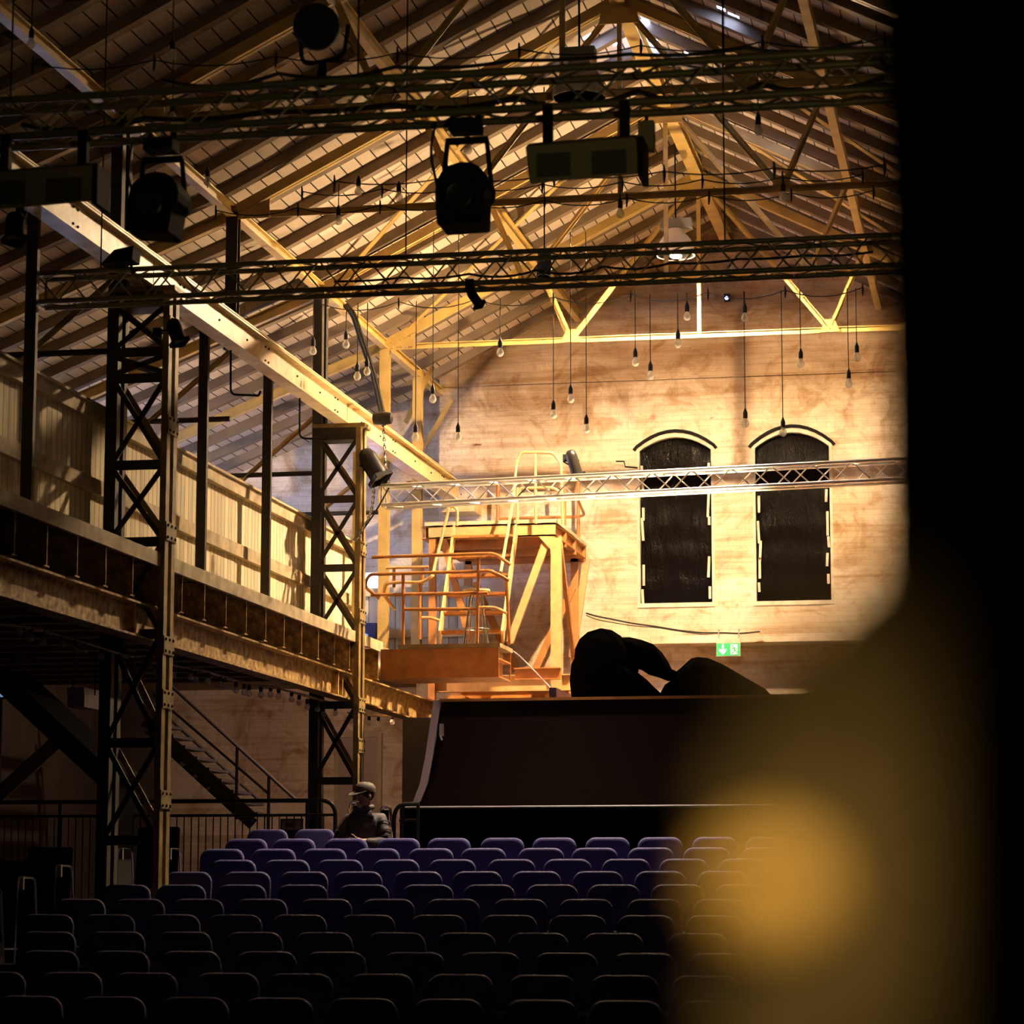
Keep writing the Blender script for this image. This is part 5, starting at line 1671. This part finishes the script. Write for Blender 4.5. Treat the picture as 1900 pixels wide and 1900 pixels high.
# staircase in the aisle with two handrails
YST = 34.2
stt = thing('aisle_stair', 'grey steel staircase with twin handrails climbing under the gallery', 'stair', at(560, 1500, Y=YST))
def sline(p, q, Y, r, nm): MB().tube([at(*p, Y=Y), at(*q, Y=Y)], r, 8).build(nm, 'stair', stt)
sline((312, 1268), (552, 1487), YST, 0.022, 'hand_rail')
sline((284, 1288), (500, 1474), YST, 0.018, 'mid_rail')
sline((284, 1306), (480, 1484), YST+0.9, 0.022, 'hand_rail')
for (p, q, Y) in (((270, 1335), (470, 1520), YST), ((268, 1344), (470, 1530), YST+0.9)):
    mb = MB()
    mb.beam(at(*p, Y=Y), at(*q, Y=Y), 0.03, 0.16)
    mb.build('stringer', 'stair', stt)
for u, v in ((308, 1266), (440, 1387), (499, 1440)):
    a = at(u, v, Y=YST)
    MB().tube([a, a-V((0, 0, 0.95))], 0.022, 8).build('post', 'stair', stt)
a, b = at(270, 1335, Y=YST), at(470, 1520, Y=YST)
for k in range(9):
    c = a.lerp(b, (k+0.5)/9)
    MB().span((c.x-0.14, YST, c.z-0.02), (c.x+0.14, YST+0.9, c.z+0.02)).build('tread', 'stair', stt)
# dark stair flight near the viewer side of the aisle, lit slab, and a board standing in for a light streak
YD = 26.5
dst = thing('dark_stair', 'dark stair flight in the shadow under the gallery beyond the railing', 'stair', at(150, 1480, Y=YD))
mb = MB()
q = at(225, 1450, Y=YD)
mb.beam(at(20, 1260, Y=YD), q, 0.9, 0.20)
mb.span((q.x-0.1, YD-0.4, 0), (q.x, YD+0.4, q.z))
mb.build('stringer', 'black', dst)
sl = thing('duct', 'beige boxed duct catching light under the gallery', 'duct', at(125, 1300, Y=27.4))
MB().span(at(125, 1312, Y=27.4), at(186, 1285, Y=27.9)).build('casing', 'cream', sl)
for u in (135, 176): MB().tube([at(u, 1290, Y=27.6), (at(u, 1290, Y=27.6).x, 27.6, GZ-0.05)], 0.008, 6).build('hanger', 'black', sl)
MB().span(at(124, 1287, Y=27.38), at(187, 1282, Y=27.92)).build('flange', 'cream', sl)
p, q = at(36, 1440, Y=30.0), at(126, 1358, Y=30.0)
p = p+(p-q)*((p.z-deck(-1))/(q.z-p.z))
mb = MB()
mb.beam(p, q, 0.05, 0.17)
solo(mb, 'light_streak_board', 'fascia', 'slanting timber board standing in for a light streak under the gallery', 'board')
c = at(2, 1290, Y=30)
t = thing('monitor', 'small blue screen at the dark edge under the gallery', 'screen', c)
MB().box(c, (0.16, 0.03, 0.09)).build('casing', 'black', t)
MB().box(c+V((0, -0.016, 0)), (0.07, 0.004, 0.045)).build('display', 'screenblue', t)
MB().span((c.x-0.02, c.y-0.02, deck(-1)), (c.x+0.02, c.y+0.02, c.z-0.04)).build('stand', 'black', t)
# control gear seen at the gallery end
c = at(683, 1180, Y=36.6)
t = thing('gallery_cabinet', 'dark cabinet with blue print at the bright gallery end', 'cabinet', c)
MB().span((c.x-0.15, c.y-0.15, GZ-0.02), (c.x+0.15, c.y+0.15, c.z+0.17)).build('body', 'navy', t)
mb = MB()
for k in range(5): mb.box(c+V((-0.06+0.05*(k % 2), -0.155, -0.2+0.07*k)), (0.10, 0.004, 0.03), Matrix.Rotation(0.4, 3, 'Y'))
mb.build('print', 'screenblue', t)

# ================================================================== close to the viewer: black drape and strap
YN = 1.25
xd = at(1640, 950, Y=YN).x
mb = MB()
vs, fs, N, K = [], [], 60, 80
for j in range(K+1):
    for i in range(N+1):
        s = i/N
        zz1 = 4.0*j/K
        e = max(0.0, min(1.0, (1.78-zz1)/0.12))
        vs.append((xd+0.75*s-0.028*e*(1-s), YN+0.035*math.sin(s*34)+0.012*math.sin(s*71+j), 0.0+4.0*j/K))
for j in range(K):
    for i in range(N):
        a = j*(N+1)+i
        fs.append((a, a+1, a+N+2, a+N+1))
mb.add(vs, fs, True)
o = solo(mb, 'stage_drape', 'velvet', 'black stage drape blotting out one side of the view, very close', 'curtain')
md = o.modifiers.new('thick', 'SOLIDIFY')
md.thickness = 0.006
YK = 0.52
def kp(u, v, dy=0.0): return at(u, v, Y=YK+dy)
stp = thing('padded_post', 'slim olive padded post with an ochre knob, blurred, close by the black drape', 'post', (kp(1460, 1950).x, YK, 0))
a, b = kp(1345, 2050), kp(1585, 1010)
mb = MB()
fl_ = kp(1330, 2100)
mb.prism([(fl_.x, YK, 0), (kp(1740, 2100).x, YK, 0), kp(1740, 2100), kp(1740, 960), kp(1640, 1000), kp(1550, 1075), kp(1470, 1180), kp(1400, 1310), kp(1340, 1450)], (0, 0.012, 0))
mb.build('padding', 'olive', stp)
c = kp(1425, 1642, -0.012)
MB().ball(c, 0.0105, 20, (1.0, 0.55, 0.85)).build('ochre_knob', 'ywood', stp)
c = kp(1480, 1260, -0.008)
MB().ball(c, 0.010, 16, (1.1, 0.5, 0.9)).build('knot', 'olive', stp)

# ================================================================== light
M['lamp_on'].node_tree.nodes['Principled BSDF'].inputs['Emission Strength'].default_value = 10000
M['lamp_on'].node_tree.nodes['Principled BSDF'].inputs['Emission Color'].default_value = (1.0, 0.70, 0.38, 1)
w = bpy.data.worlds.new('sky')
SC.world = w
w.use_nodes = True
bg = w.node_tree.nodes['Background']
bg.inputs['Color'].default_value = (0.36, 0.50, 1.0, 1)
bg.inputs['Strength'].default_value = 24.0
for i, (a, b) in enumerate(WY):
    ld = bpy.data.lights.new('daylight_portal', 'AREA')
    ld.shape = 'RECTANGLE'
    ld.size, ld.size_y = b-a, WZ1-WZ0
    ld.cycles.is_portal = True
    lo = bpy.data.objects.new('daylight_portal', ld)
    COL.objects.link(lo)
    lo.location = (XL-0.32, (a+b)/2, (WZ0+WZ1)/2)
    lo.rotation_euler = (0, math.radians(-90), 0)
# floodlight on the ramp behind the black bundles, aimed up at the roof
fc = V((-3.25, 30.72, zr+0.2))
aim = V((-0.42, 0.0, 0.85)).normalized()
fl = thing('floor_floodlight', 'floodlight standing on the ramp hidden behind the black bundles', 'floodlight', (fc.x, fc.y, zr+0.012))
MB().lathe([(0.02, -0.16), (0.10, -0.13), (0.13, 0.02), (0.15, 0.06), (0.14, 0.06), (0.12, 0.02), (0.09, -0.10), (0.001, -0.12)], fc, aim, 20).build('housing', 'black', fl)
MB().tube([fc+V((0, 0.16, 0)), (fc.x, fc.y+0.16, zr+0.012), (fc.x, fc.y-0.16, zr+0.012), fc+V((0, -0.16, 0))], 0.012, 6).build('stand', 'black', fl)
def spot(name, loc, aim, energy, ang, col, r=0.06):
    d = bpy.data.lights.new(name, 'SPOT')
    d.energy, d.color, d.spot_size, d.spot_blend, d.shadow_soft_size = energy, col, math.radians(ang), 0.9, r
    o = bpy.data.objects.new(name, d)
    COL.objects.link(o)
    o.location = loc
    o.rotation_euler = V(aim).to_track_quat('-Z', 'Y').to_euler()
spot('floodlight_beam', fc+aim*0.08, aim, 800, 82, (1.0, 0.70, 0.38))
# added fill light under the gallery deck, brightening the aisle end wall
bl = thing('aisle_fill_light', 'added fill light under the gallery deck, hidden by the girder', 'light', (-8.7, 34.3, GZ-0.06))
MB().lathe([(0.10, 0), (0.10, -0.05), (0.07, -0.09), (0.001, -0.10)], (-8.7, 34.3, GZ-0.06), n=16).build('housing', 'grey', bl)
ld = bpy.data.lights.new('aisle_fill_glow', 'POINT')
ld.energy, ld.color, ld.shadow_soft_size = 30, (1.0, 0.62, 0.44), 0.05
lo = bpy.data.objects.new('aisle_fill_glow', ld)
COL.objects.link(lo)
lo.location = (-8.7, 34.3, GZ-0.24)
# spotlight above the back rows, hidden behind the wash panel
pc = at(1010, 498, Y=28.7)
pa = V((0.0, -0.28, -0.96)).normalized()
hs = thing('stage_lantern', 'black spotlight behind the middle truss, pointing straight down at the back rows', 'stage light', pc)
MB().lathe([(0.03, -0.2), (0.08, -0.18), (0.085, 0.12), (0.075, 0.12), (0.07, 0.0), (0.001, -0.02)], pc, pa, 16).build('can', 'black', hs)
MB().tube([pc, (pc.x, pc.y, roofz(pc.x))], 0.008, 6).build('hanger', 'black', hs)
spot('back_row_beam', pc+pa*0.1, pa, 800, 66, (1.0, 0.80, 0.66), 0.05)
# added backstage lamp beside the viewer, its narrow beam lights the ochre knob
wl_ = thing('knob_fill_lamp', 'small added lamp backstage beside the viewer, aimed at the ochre knob', 'lamp', (0.35, -0.9, 2.3))
MB().lathe([(0.05, 0.02), (0.06, 0.0), (0.04, -0.05), (0.02, -0.09), (0.001, -0.1)], (0.35, -0.98, 2.3), (0, 1, -0.2), 14).build('shade', 'black', wl_)
MB().tube([(0.35, -0.98, 2.3), (0.35, -1.0, 0.02)], 0.012, 6).build('stand_pole', 'black', wl_)
MB().lathe([(0.14, 0), (0.14, 0.015), (0.02, 0.03)], (0.35, -1.0, 0), n=16).build('base', 'black', wl_)
wp = V((0.35, -0.85, 2.3))
spot('knob_fill_beam', wp, kp(1415, 1650)-wp, 38, 3.4, (1.0, 0.75, 0.4), 0.03)

# added fill light on a stand in front of the drape, out of sight beside the view
hl = thing('fill_light', 'added fill light on a tall stand on the hall side of the black drape', 'lamp', (1.7, 2.4, 0))
MB().lathe([(0.03, -0.1), (0.10, -0.06), (0.14, 0.04), (0.13, 0.04), (0.09, -0.05), (0.001, -0.07)], (1.7, 2.4, 3.7), (0, 1, 0.05), 18).build('housing', 'black', hl)
MB().tube([(1.7, 2.35, 3.66), (1.7, 2.3, 0.02)], 0.016, 8).build('stand_pole', 'black', hl)
MB().lathe([(0.22, 0), (0.22, 0.02), (0.03, 0.04)], (1.7, 2.3, 0), n=16).build('base', 'black', hl)
spot('fill_light_beam', (1.7, 2.46, 3.7), (-0.25, 1, 0.42), 90, 50, (1.0, 0.85, 0.45), 0.06)
